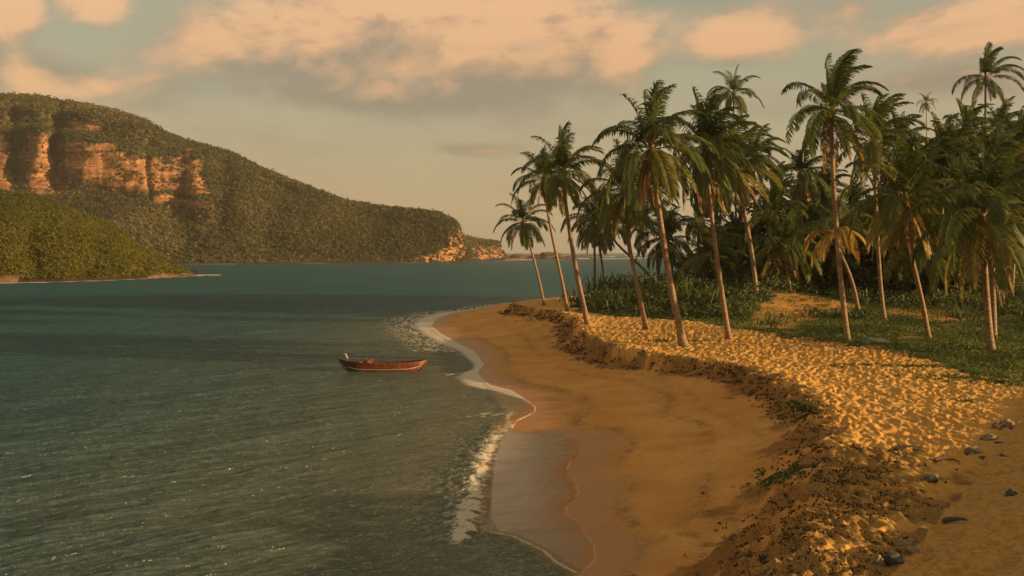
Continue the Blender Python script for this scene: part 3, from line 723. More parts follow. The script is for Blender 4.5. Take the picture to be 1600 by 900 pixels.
def nuts(seed, n=9):
    rng = np.random.RandomState(seed); b = MB()
    for i in range(n):
        az = rng.uniform(0, 6.28); c = np.array([.27 * math.cos(az), .27 * math.sin(az), -.22 - rng.uniform(0, .4)])
        V, F = tube([c + (0, 0, z) for z in (.15, .11, 0, -.11, -.15)], [.03, .09, .125, .09, .03], 7); b.add(V, F)
    return b.mesh('coconut_cluster', M_NUT)
def trunk_path(pts, k=16):
    """smooth path through a few points (Catmull-like by cubic fit on t)"""
    pts = np.array(pts); t = np.linspace(0, 1, len(pts)); d = min(3, len(pts) - 1)
    c = [np.polyfit(t, pts[:, i], d) for i in range(3)]; u = np.linspace(0, 1, k)
    return np.stack([np.polyval(q, u) for q in c], 1)
def palm(base, tops, R, seed, label, r0=.17, wind=(.3, .05, 0), n=26, tuft=.55, lowcut=-38, dead=6, yellow=0., dY=0., group='coconut palms along the beach', m=38, fruit=True, Y=None, skirt=.8):
    """base px of the foot; tops: px of points up the trunk, the last one is the crown's centre"""
    if Y is None: b = on_ground(*base)
    else:
        x = (base[0] - 800) / FPX * Y; b = (x, Y, tz(x, Y))
    P = [np.array(b) + (0, 0, -.3)]
    for i, q in enumerate(tops): P.append(np.array(atY(q[0], q[1], b[1] + dY * (i + 1) / len(tops))))
    root = empty('coconut_palm', b, label, 'palm tree', group)
    loc = [np.array(p) - np.array(b) for p in P]; path = trunk_path(loc, 22)
    t = np.linspace(0, 1, 22); rad = r0 * (1.05 - .42 * t) + r0 * .75 * np.exp(-t / .035)
    V, F = tube(path, rad, 10)
    tr = link('trunk', MB().add(V, F).mesh('trunk', M_TRUNK), root)
    g, d = crown(seed, R, wind, n, tuft, lowcut, dead, m, yellow=yellow, skirt=skirt)
    top = path[-1]; dirv = Vector(path[-1] - path[-3]).normalized()
    q = Vector((0, 0, 1)).rotation_difference((Vector((0, 0, 1)) * .5 + dirv * .5).normalized())
    for nm, me in (('crown', g), ('dead_fronds', d)) + ((('coconut_cluster', nuts(seed)),) if fruit else ()):
        o = link(nm, me, root, top); o.rotation_mode = 'QUATERNION'; o.rotation_quaternion = q
    return root
def px2m(px, Y): return px / FPX * Y

def build_front_palms():
    W = (.34, .05, 0)
    g = 'coconut palms along the beach'
    palm((851, 478), [(838, 420), (826, 378), (818, 348)], 3.9, 1, 'smallest slim palm of the beach row, leftmost, leaning left over the sand point', .15, (.05, 0, 0), 22, .42, -45, 4)
    palm((888, 488), [(874, 420), (860, 355), (850, 282)], 4.0, 2, 'slim palm leaning left, second from the left of the beach row', .17, (.12, 0, 0), 24, .55, -50, 7)
    palm((920, 509), [(902, 430), (889, 355), (879, 272)], 4.3, 3, 'tall palm leaning left above the dark scarp edge, third from the left of the row', .21, (.2, 0, 0), 25, .55, -45, 5)
    palm((1011, 515), [(994, 440), (984, 385), (974, 300)], 4.3, 4, 'palm with a thick hanging skirt of fronds, fourth from the left of the beach row', .18, (.0, 0, 0), 27, .55, -62, 8, skirt=1.0)
    palm((1070, 541), [(1047, 440), (1031, 340), (1017, 233)], 4.6, 5, 'stout pale trunked palm with flared foot right at the scarp edge and a full crown', .24, (.22, 0, 0), 30, .6, -62, 9, skirt=1.0)
    palm((1140, 529), [(1124, 430), (1110, 320), (1103, 232)], 4.6, 6, 'straight palm on the lit sand with a dense crown and long brown skirt', .19, (.25, 0, 0), 30, .6, -60, 12, skirt=1.15)
    palm((1182, 464), [(1172, 380), (1156, 300), (1144, 262)], 6.3, 7, 'palm behind the row standing on the shrub mound, crown swept right and orange skirt below', .26, (.5, 0, 0), 28, .6, -40, 9, .1, skirt=.9)
    palm((1326, 534), [(1314, 440), (1303, 300), (1300, 174)], 4.2, 8, 'tallest front palm with a long straight trunk at the grass edge and windswept crown', .20, (.55, .05, 0), 25, .6, -55, 7, m=42, skirt=1.1)
    palm((1341, 484), [(1328, 430), (1312, 392), (1306, 358)], 4.9, 9, 'low leaning palm with yellow fronds drooping either side of the tallest front trunk', .19, (.15, 0, 0), 20, .35, -25, 3, .38)
    palm((1383, 501), [(1374, 420), (1369, 320), (1364, 222)], 5.3, 10, 'tall palm right behind the tallest front palm, crown overlapping it on the right', .20, (.5, .05, 0), 28, .55, -50, 7)
    palm((1451, 528), [(1436, 450), (1420, 380), (1414, 312)], 4.9, 11, 'curved palm rising from the creepers with orange dead fronds hanging both sides of its trunk', .18, (.25, 0, 0), 30, .62, -55, 6, .12, skirt=1.1)
    palm((1487, 474), [(1488, 420), (1484, 330), (1478, 268)], 6.6, 12, 'pale trunked palm at the back of the sand patch, behind the curved palm', .27, (.45, 0, 0), 28, .55, -50, 8, .05)
    palm((1549, 546), [(1541, 460), (1536, 380), (1534, 342)], 5.4, 13, 'nearest right hand palm with wide crown and long orange frond hanging down its trunk', .23, (.3, 0, 0), 34, .62, -58, 7, .12, skirt=1.15)
    palm((1552, 528), [(1551, 460), (1549, 380), (1552, 300)], 5.4, 14, 'palm close behind the nearest right hand palm, its trunk just right of that one', .24, (.3, 0, 0), 28, .6, -50, 6)
    # palms standing further back, seen against sky or sea
    palm((929, 440), [(929, 400), (928, 370), (926, 345)], 5.2, 15, 'thin upright palm behind the beach bushes, left of a leaning pair mate', .19, (.1, 0, 0), 24, .5, -55, 5, Y=140)
    palm((945, 440), [(941, 415), (936, 375), (938, 350)], 4.6, 16, 'thin palm behind the beach bushes leaning left, right mate of the thin upright one', .18, (.1, 0, 0), 20, .5, -50, 5, Y=146)
    palm((1030, 440), [(1000, 415), (968, 385), (948, 352)], 5.0, 17, 'dark thin palm leaning strongly left across the sea horizon', .20, (.1, 0, 0), 20, .5, -45, 5, Y=128)
    palm((1085, 428), [(1062, 405), (1034, 372), (1008, 345)], 5.5, 18, 'pale trunked palm leaning strongly left from the shrub mound', .27, (.1, 0, 0), 20, .5, -40, 4, Y=128)
    palm((1050, 430), [(1049, 410), (1046, 390), (1043, 374)], 5.6, 19, 'low dark palm on the shrub mound between the leaning palm and the stout palm', .2, (.2, 0, 0), 26, .5, -55, 4, Y=134)
    palm((1152, 440), [(1150, 340), (1147, 230), (1147, 147)], 4.7, 20, 'slender palm towering over the left end of the grove against the clouds', .20, (.18, 0, 0), 22, .5, -62, 5, Y=150, m=34)
    palm((1541, 440), [(1541, 330), (1540, 220), (1540, 122)], 5.1, 21, 'high slender palm towering over the right end of the grove near the picture edge', .20, (.45, 0, 0), 17, .8, -42, 2, Y=130, m=44, fruit=True)
    palm((1447, 420), [(1448, 330), (1448, 240), (1447, 160)], 4.1, 22, 'smallest and farthest tall palm, a tiny tuft against the sky above the grove', .22, (.05, 0, 0), 18, .5, -55, 2, Y=330, m=26, fruit=False)

# background palms of the grove: five built, the rest copies
def build_grove():
    grp = 'coconut palms deep in the grove'
    protos = []
    for k in range(5):
        g, d = crown(60 + k, 4.8, (.3 + .06 * k, .05, 0), 25, .55, -48, 6, 28, .07, yellow=.05, skirt=.9)
        h = 9.0; lean = [-.9, .6, -.4, 1.0, .2][k]
        V, F = tube(trunk_path([(0, 0, -.5), (lean * .6, 0, h * .5), (lean, 0, h)], 12), np.linspace(.24, .14, 12), 8)
        protos.append((MB().add(V, F).mesh('trunk', M_TRUNK), g, d, lean, h))
    rng = random.Random(9)
    HID = 'coconut palm crowded into the dark middle of the grove, its crown merging with its neighbours'
    L = [  # crown centre px, distance, label
        (1250, 272, 120, 'feathery palm crown rising in the gap left of the tallest front palm'),
        (1205, 335, 118, 'dark low palm below the feathery crown in the gap'),
        (1178, 245, 128, 'windswept palm crown behind the orange skirted palm on the mound'),
        (1128, 300, 132, 'palm crown filling the gap right of the dense crowned palm in the row'),
        (1092, 345, 140, 'hazy far palm in the pale gap beside the dense crowned palm'),
        (1225, 385, 112, None), (1175, 390, 120, None), (1150, 370, 128, None), (1108, 400, 118, None),
        (1405, 222, 118, 'palm crown against the sky right of the tall overlapping pair'),
        (1285, 300, 130, None), (1330, 330, 120, None), (1440, 262, 122, None),
        (1478, 232, 118, 'dark upright palm crown under the tiny far palm'),
        (1510, 208, 128, 'palm crown on the skyline left of the high slender right hand trunk'),
        (1562, 198, 132, 'palm crown on the skyline right of the high slender right hand trunk'),
        (1592, 226, 120, 'palm crown on the skyline cut by the right picture edge'),
        (1380, 340, 118, None), 
        (1420, 390, 115, None), (1300, 395, 122, None), (1345, 385, 126, None), (1250, 330, 135, None),
        (1525, 245, 140, None), (1425, 300, 135, None), (1210, 300, 140, None), (1450, 400, 112, None), (1240, 420, 120, None),]
    for i, (px, py, Y, lab) in enumerate(L):
        tm, g, d, lean, h = protos[i % 5]
        x, y, ztop = atY(px, py, Y); 
        bx = x - lean; zb = tz(bx, Y); s = max(.35, (ztop - zb) / h)
        root = empty('coconut_palm', (bx, Y, zb), lab or HID, 'palm tree', grp)
        t = link('trunk', tm, root); t.scale = (1, 1, s)
        for nm, me in (('crown', g), ('dead_fronds', d)):
            o = link(nm, me, root, (lean, 0, h * s)); o.rotation_euler = (0, 0, rng.uniform(-.7, .7)); k = rng.uniform(.92, 1.15); o.scale = (k, k, k)

# broad-leaved trees of the wood behind
def build_trees():
    protos = []
    for k in range(4):
        rng = np.random.RandomState(200 + k); C = []; R = []
        limbs = MB(); V, F = tube([(0, 0, -.4), (.1, 0, 2.2), (.0, .1, 4.2)], [.34, .25, .17], 8); limbs.add(V, F)
        for i in range(9):
            az = i * 2.4 + rng.rand(); r = rng.uniform(1.0, 2.7); z = rng.uniform(3.6, 7.4)
            e = np.array([r * math.cos(az), r * math.sin(az), z])
            V, F = tube([(0, 0, 2.4 + .2 * i), e * (.55, .55, .8), e], [.10, .06, .025], 5); limbs.add(V, F)
            for j in range(5):
                C.append(e + rng.normal(size=3) * (.8, .8, .55)); R.append(rng.uniform(.6, 1.15))
        tn = np.repeat(rng.uniform(.1, .6, 9), 5)
        V, F, T = leafmass(C, R, 95, .24, rng, tn, .8, .5)
        protos.append((limbs.mesh('trunk', M_BARK), make_mesh('crown', V, F, M_TREE, False, dict(tint=T))))
    HID = 'dark broad leaved tree hidden deep among the palm trunks of the grove'
    L = [(1485, 262, 126, 1.9, 'rounded broad leaved tree rising over the palms left of the high slender right hand trunk'),
         (1570, 235, 124, 2.1, 'big rounded leafy tree on the skyline at the right picture edge'),
         (1530, 230, 138, 2.0, 'leafy treetop directly behind the high slender right hand trunk'),
         (1472, 215, 150, 1.0, 'small conical treetop on the skyline right of the tiny far palm'),
         (1180, 340, 150, 1.6, None), (1130, 350, 150, 1.5, None), (1235, 330, 160, 1.7, None), (1285, 315, 155, 1.8, None), 
         (1400, 290, 145, 1.9, None), (1450, 280, 140, 1.9, None),  
         (1280, 390, 130, 1.5, None), (1400, 370, 124, 1.6, None), (1460, 370, 120, 1.6, None), 
         (1160, 415, 132, 1.3, None), (1110, 400, 150, 1.3, None), 
         (1090, 418, 140, 1.0, None), (1500, 420, 112, 1.2, None), (1420, 430, 116, 1.2, None), (1350, 432, 120, 1.2, None), (1290, 435, 124, 1.2, None)]
    rr = random.Random(3)
    for i, (px, py, Y, s, lab) in enumerate(L):
        tm, cm = protos[i % 4]; x, _, zt = atY(px, py, Y); zb = tz(x, Y); sz = max(.5, (zt - zb) / 7.6)
        root = empty('broadleaf_tree', (x, Y, zb), lab or HID, 'tree', 'broad leaved trees in the grove', rr.uniform(0, 6))
        for nm, me in (('trunk', tm), ('crown', cm)):
            o = link(nm, me, root); o.scale = (s if lab != L[3][4] else .8, s if lab != L[3][4] else .8, sz)

# ------------------------------------------------------------------ undergrowth, creepers, litter
def scatter(n, x0, x1, y0, y1, rng, ok):
    x = rng.uniform(x0, x1, n); y = rng.uniform(y0, y1, n); k = ok(x, y); return x[k], y[k]
def build_understory():
    rng = np.random.RandomState(77)
    # dense scrub on the mound and at the foot of the wood
    def ok(x, y):
        px = 800 + x / y * FPX
        e = x - xg_(y)
        inn = (e > 1.0 + 1.5 * fbm(x * .2, y * .2, 2, 7)) & (px > 860) & (px < 2100)
        left = (y > 88) & (x < 34)
        back = y > 100 + (fbm(x * .1, y * .1, 2, 3) - .5) * 12 - np.clip((px - 1500) * .12, 0, 45)
        for P in PATCH: inn &= ~inpoly(x + (fbm(x * .4, y * .4, 2, 4) - .5) * 2, y, P)
        return inn & (left | back)
    x, y = scatter(9500, 2, 110, 60, 190, rng, ok)
    h = fbm(x * .13, y * .13, 3, 55); z = terr(x, y, False)
    big = np.clip((y - 92) / 25, 0, 1)
    R = rng.uniform(.5, .95, len(x)) * (1 + .6 * big)
    lift = np.clip((h - .35) * 5, 0, 2.3) * rng.rand(len(x)) * (.6 + .9 * big)
    V, F, T = leafmass(np.stack([x, y, z + R * .4 + lift], 1), R, 26, .21, rng, .15 + (h - .4) * 1.0, .8, .5)
    tag(link('undergrowth', make_mesh('undergrowth', V, F, M_SCRUB, False, dict(tint=T))), 'dense dark green shrubbery covering the mound and the foot of the palm grove', 'shrubbery', kind='stuff')
    # creepers and grass on the back of the beach
    def ok2(x, y):
        e = x - xg_(y) + (fbm(x * .7, y * .7, 3, 12) - .5) * 3.2
        k = (e > 0) & (x / y < .62)
        for P in PATCH: k &= ~inpoly(x + (fbm(x * .4, y * .4, 2, 4) - .5) * 2.5, y + (fbm(x * .4 + 5, y * .4, 2, 4) - .5) * 3, P)
        return k & (rng.rand(len(x)) < np.clip(.25 + e * .6, 0, 1)) | ((e > 0) & (x / y < .62) & (rng.rand(len(x)) < .6) & (fbm(x * .5, y * .5, 3, 41) > .46))
    x, y = scatter(15000, 5, 75, 36, 118, rng, ok2)
    z = terr(x, y, False); h = fbm(x * .35, y * .35, 3, 15)
    R = rng.uniform(.22, .5, len(x)) * (.6 + 1.1 * h)
    V, F, T = leafmass(np.stack([x, y, z + R * .25], 1), R, 22, .085, rng, .25 + (fbm(x * .25, y * .25, 3, 19) - .45) * 1.6, .55, .9)
    # patches that have run out onto the sand
    for a, c, rx, ry, nn in ((1350, 571, 2.6, .35, 90), (1440, 573, 1.6, .4, 90), (1490, 590, 2.3, .6, 130), (1530, 594, 1.6, .5, 90), (1035, 533, 1.3, .5, 60), (1100, 533, 1.5, .4, 45), (850, 490, 2.6, .9, 60), (905, 487, 1.2, .8, 40),
                               (1225, 745, .8, .7, 110), (1245, 640, .7, 1.0, 80), (1500, 627, .8, .3, 30)):
        q = on_ground(a, c); xx = q[0] + rng.normal(0, rx * .5, nn); yy = q[1] + rng.normal(0, ry, nn)
        V2, F2, T2 = leafmass(np.stack([xx, yy, terr(xx, yy, False) + .03], 1), np.full(nn, .16), 9, .07, rng, np.full(nn, .3), .4, .9)
        F = np.concatenate([F, F2 + len(V)]); V = np.concatenate([V, V2]); T = np.concatenate([T, T2])
    tag(link('creepers', make_mesh('creepers', V, F, M_VINE, False, dict(tint=T))), 'low green creepers and grass spreading from the grove onto the golden sand', 'ground cover', kind='stuff')
    # dark dry litter on the scarp and in the near hollow
    def ok3(x, y):
        d = x - xb_(y); nr = np.where(y < 30, 1.0, 0.0)
        n = fbm(x * .9, y * .9, 3, 88)
        band = np.exp(-((d - .0 - nr * 1.0) / (.65 + nr * 1.3)) ** 2)
        return (rng.rand(len(x)) < band * sst(n, .28, .52)) & (dune_s(x, y) < .2)
    x, y = scatter(72000, -2, 17, 17, 122, rng, ok3)
    k = rng.rand(len(x)) < np.clip(45 / y, .35, 1); x, y = x[k], y[k]
    z = terr(x, y, True)
    V, F, T = leafmass(np.stack([x, y, z + .01], 1), np.clip(.11 + y * .0012, .1, .22), 5, np.repeat(.036 + y * .0006, 5), rng, np.clip(.4 + rng.normal(0, .3, len(x)), 0, 1), .35, 1.0, 2.2)
    tag(link('beach_litter', make_mesh('beach_litter', V, F, M_LITTER, False, dict(tint=T))), 'dark dry leaves and sea wrack strewn along the crumbling sand scarp', 'beach litter', kind='stuff')

def spiky(seed, n=70, L=1.5):
    rng = np.random.RandomState(seed); b = MB(); TT = []
    for i in range(n):
        c = rng.normal(size=3) * (.5, .5, .1) * (1 if i % 3 else 1.6); az = rng.uniform(0, 6.28); el = math.radians(rng.uniform(15, 85))
        d = np.array([math.cos(az) * math.cos(el), math.sin(az) * math.cos(el), math.sin(el)]); p = np.array([c[0], c[1], .25 + abs(c[2])])
        s = np.array([-math.sin(az), math.cos(az), 0]) * .04; l = L * rng.uniform(.6, 1.1); V = []
        for k, w in enumerate((1, 1.2, .9, .5, .06)):
            V += [p - s * w, p + s * w]; d = d + np.array([0, 0, -.30 * k * .8]); d /= np.linalg.norm(d); p = p + d * l / 4
        F = np.array([(2 * k, 2 * k + 1, 2 * k + 3, 2 * k + 2) for k in range(4)]); b.add(np.array(V), F); TT.append(np.full(10, np.clip(.35 + rng.normal(0, .2), 0, 1)))
    return b.mesh('leaf_rosette', M_SCRUB, False, dict(tint=np.concatenate(TT)))
def build_pandanus():
    P = [spiky(300 + k) for k in range(3)]
    L = [(905, 470, 1.6, 'spiky leaved bush at the seaward left end of the shrub mound'), (930, 455, 2.2, 'spiky leaved bush below the thin pair of palms'), (960, 450, 2.4, 'tall spiky bush against the sea, left of the fourth palm trunk'),
         (985, 440, 2.4, 'spiky bush right behind the fourth palm trunk'), (950, 478, 1.8, 'low spiky bush at the sand edge between the third and fourth trunks'), (1000, 470, 1.8, 'spiky bush just right of the fourth palm trunk'),
         (1030, 455, 2.2, 'spiky bush left of the stout palm trunk'), (1090, 470, 2.0, 'spiky bush between the stout palm and the straight palm trunks'), (1205, 505, 1.1, 'small spiky bush at the left rim of the bare sand patch'),
         (1500, 495, 1.3, 'spiky bush at the right end of the long sand patch'), (1560, 480, 1.8, 'spiky bush right of the twin trunks near the picture edge')]
    for i, (px, py, s, lab) in enumerate(L):
        b = on_ground(px, py + 10)
        root = empty('spiky_bush', b, lab, 'bush', 'spiky bushes at the edge of the wood', i * 1.3)
        V, F = tube([(0, 0, -.2), (.05, 0, .15), (0, .05, .4)], [.1, .08, .06], 6)
        link('stem', MB().add(V, F).mesh('stem', M_BARK), root).scale = (s, s, s)
        link('leaf_rosette', P[i % 3], root).scale = (s, s, s)

# ------------------------------------------------------------------ the boat
def boat_mat():
    m, nt, b, o = new_mat('weathered_red_paint')
    n = noise(nt, o, 1.6, 6, .7, 0, (1, 1, 2.2)); n2 = noise(nt, o, 7, 5, .7, 0, (.5, 1, 1.6))
    sx = nt.nodes.new('ShaderNodeSeparateXYZ'); nt.links.new(o, sx.inputs[0]); x = S(nt, sx.outputs[0])
    c = mixc(nt, n.ss(.35, .65), (0.115, 0.022, 0.011), (0.20, 0.040, 0.016))
    c = mixc(nt, n2.ss(.56, .66) * .75, c, (0.30, 0.20, 0.06))
    c = mixc(nt, n2.ss(.42, .34) * .8, c, (0.055, 0.035, 0.02))
    c = mixc(nt, (x + (n - .5) * 1.2).ss(-1.5, -2.0), c, (0.050, 0.034, 0.016))      # the dark unpainted bow
    c = mixc(nt, (x + (n - .5) * .6).ss(2.3, 2.7) * .6, c, (0.40, 0.17, 0.045))
    put(nt, b, 'Base Color', c); put(nt, b, 'Roughness', .55)
    sz = S(nt, sx.outputs[2]); pl = ((sz * 48.0)._m('SINE')).ss(.75, 1.0)
    bump(nt, b, n2 - pl, .5, .02)
    return m
def build_boat():
    q = at(599, 579, 0); rz = math.radians(5)
    root = empty('wooden_boat', (q[0], q[1], 0), 'weathered red wooden rowing boat with dark upturned bow floating off the beach', 'boat', rz=rz)
    HL = 2.98; ns = 41; nv = 9; red = boat_mat()
    wood = simple('old_boat_wood', (0.045, 0.03, 0.016), (0.12, 0.075, 0.035), 5, .8)
    white = simple('worn_white_stripe', (0.30, 0.22, 0.17), (0.52, 0.42, 0.33), 9, .6)
    U = np.linspace(-1, 1, ns)
    beam = lambda u: .64 * np.clip(1 - np.abs(u) ** 2.3, 0, 1) ** .75 + .012
    sheer = lambda u: .52 + np.where(u < 0, .27 * np.abs(u) ** 2.1, .17 * u ** 2.2)
    keel = lambda u: -.18 + .30 * np.clip(np.abs(u) - .55, 0, 1) ** 1.4 / .45 ** 1.4 * .9
    xs = lambda u, v: HL * u * (1 - (1 - v) * (.17 if False else .16) * np.abs(u) ** 3 * 1.15)
    def pt(u, v, side, inset=0.0):
        b = max(beam(u) - inset, .004); z = keel(u) + (sheer(u) - keel(u)) * v + (inset if v < .2 else 0)
        return (float(xs(u, v)), float(side * b * (v ** .55 * .92 + .08 * v)), float(z))
    V = []; Vv = np.linspace(0, 1, nv)
    def shell(ins):
        return [pt(u, v, s, ins) for u in U for s, v in [(-1, v) for v in Vv[::-1]] + [(1, v) for v in Vv[1:]]]
    nc = 2 * nv - 1; out = shell(0); inn = shell(.045)
    F = [grid_faces(ns, nc), grid_faces(ns, nc, len(out))[:, ::-1]]
    o2 = len(out)
    for c in (0, nc - 1): F.append(np.array([(i * nc + c, (i + 1) * nc + c, (i + 1) * nc + c + o2, i * nc + c + o2) for i in range(ns - 1)]))
    for r in (0, ns - 1): F.append(np.array([(r * nc + c, r * nc + c + 1, r * nc + c + 1 + o2, r * nc + c + o2) for c in range(nc - 1)]))
    link('hull', MB().add(np.array(out + inn), F).mesh('hull', red), root)
    st = MB()
    for s in (-1, 1):
        R = []
        for u in np.linspace(-.86, .90, 36):
            v0 = .36 + .05 * abs(u) ** 2; v1 = v0 + .085
            for v in (v0, v1):
                p = pt(u, v, s); R.append((p[0], p[1] + s * .009, p[2]))
        st.add(np.array(R), grid_faces(36, 2))
    link('waterline_stripe', st.mesh('waterline_stripe', white), root)
    for s in (-1, 1):
        P = [np.array(pt(u, 1, s)) + (0, s * .012, .012) for u in np.linspace(-.995, .995, 40)]
        V_, F_ = tube(P, .030, 6); link('gunwale', MB().add(V_, F_).mesh('gunwale', wood), root)
    for k, u in enumerate((-.66, -.33, .02, .36, .68)):
        b = float(beam(u)) - .05; z = float(sheer(u)) - .11
        link('thwart', MB().box((HL * u * .99, 0, z), (.19, 2 * b, .035)).mesh('thwart', wood, False), root)
    for u in np.linspace(-.78, .8, 15):
        P = [pt(u, v, -1, .06) for v in (1, .75, .5, .25, .05)] + [pt(u, v, 1, .06) for v in (.25, .5, .75, 1)]
        V_, F_ = tube(P, .022, 5); link('rib', MB().add(V_, F_).mesh('rib', wood), root)
    for nm, P, r in (('bow_stem', [(-2.35, 0, -.05), (-2.62, 0, .16), (-2.86, 0, .56), (-3.06, 0, .84)], [.045, .05, .05, .03]),
                     ('stern_stem', [(2.40, 0, -.02), (2.66, 0, .18), (2.86, 0, .5), (3.00, 0, .72)], [.04, .045, .045, .035])):
        V_, F_ = tube(P, r, 6); link(nm, MB().add(V_, F_).mesh(nm, wood), root)
    # curved post near the bow with a pale rope wound round it
    V_, F_ = tube([(-2.42, .05, .40), (-2.50, .05, .85), (-2.57, .05, 1.12), (-2.50, .05, 1.30), (-2.40, .05, 1.38)], [.05, .05, .045, .04, .02], 7)
    post = link('mooring_post', MB().add(V_, F_).mesh('mooring_post', wood), root)
    P = [(-2.46 + .085 * math.cos(t) - .012 * t / 3, .05 + .085 * math.sin(t), .84 + .0105 * t) for t in np.linspace(0, 34, 110)]
    V_, F_ = tube(P, .028, 5); link('rope_winding', MB().add(V_, F_).mesh('rope_winding', white), post)
    # fishing gear lying in the boat
    mk = simple('red_net', (0.22, 0.05, 0.03), (0.34, 0.10, 0.06), 12, .9, .8, .04)
    M = Vector((q[0], q[1], 0))
    def world(x, y, z): return (q[0] + x * math.cos(rz) - y * math.sin(rz), q[1] + x * math.sin(rz) + y * math.cos(rz), z)
    rng = np.random.RandomState(5); nt_ = MB()
    for i in range(16):
        t = np.linspace(0, 6.5, 26); r = rng.uniform(.10, .19); c = rng.normal(size=3) * (.06, .06, .05)
        P = np.stack([r * 1.25 * np.cos(t) + c[0], r * np.sin(t) + c[1], .07 + .11 * rng.rand() + .04 * np.sin(t * 3 + i) + abs(c[2])], 1)
        V_, F_ = tube(P, .022, 5); nt_.add(V_, F_)
    o = link('fishing_net', nt_.mesh('fishing_net', mk), None, world(-1.02, -.1, .50)); tag(o, 'small heap of red netting on a thwart of the wooden boat', 'fishing net')
    for k, (x0, x1, y) in enumerate(((-.4, 1.9, -.22), (.2, 2.35, .2))):
        V_, F_ = tube([(x0, 0, 0), (x1 - .4, 0, .03)], .024, 6); ob = MB().add(V_, F_)
        ob.box(((x1 - .2), 0, .035), (.46, .13, .02))
        z = .455 if k == 0 else .465
        o = link('oar', ob.mesh('oar', wood, False), None, world(0, y, z)); o.rotation_euler = (0, 0, rz)
        tag(o, ('near' if k == 0 else 'far') + ' side oar lying across the thwarts of the red boat', 'oar', 'oars in the boat')

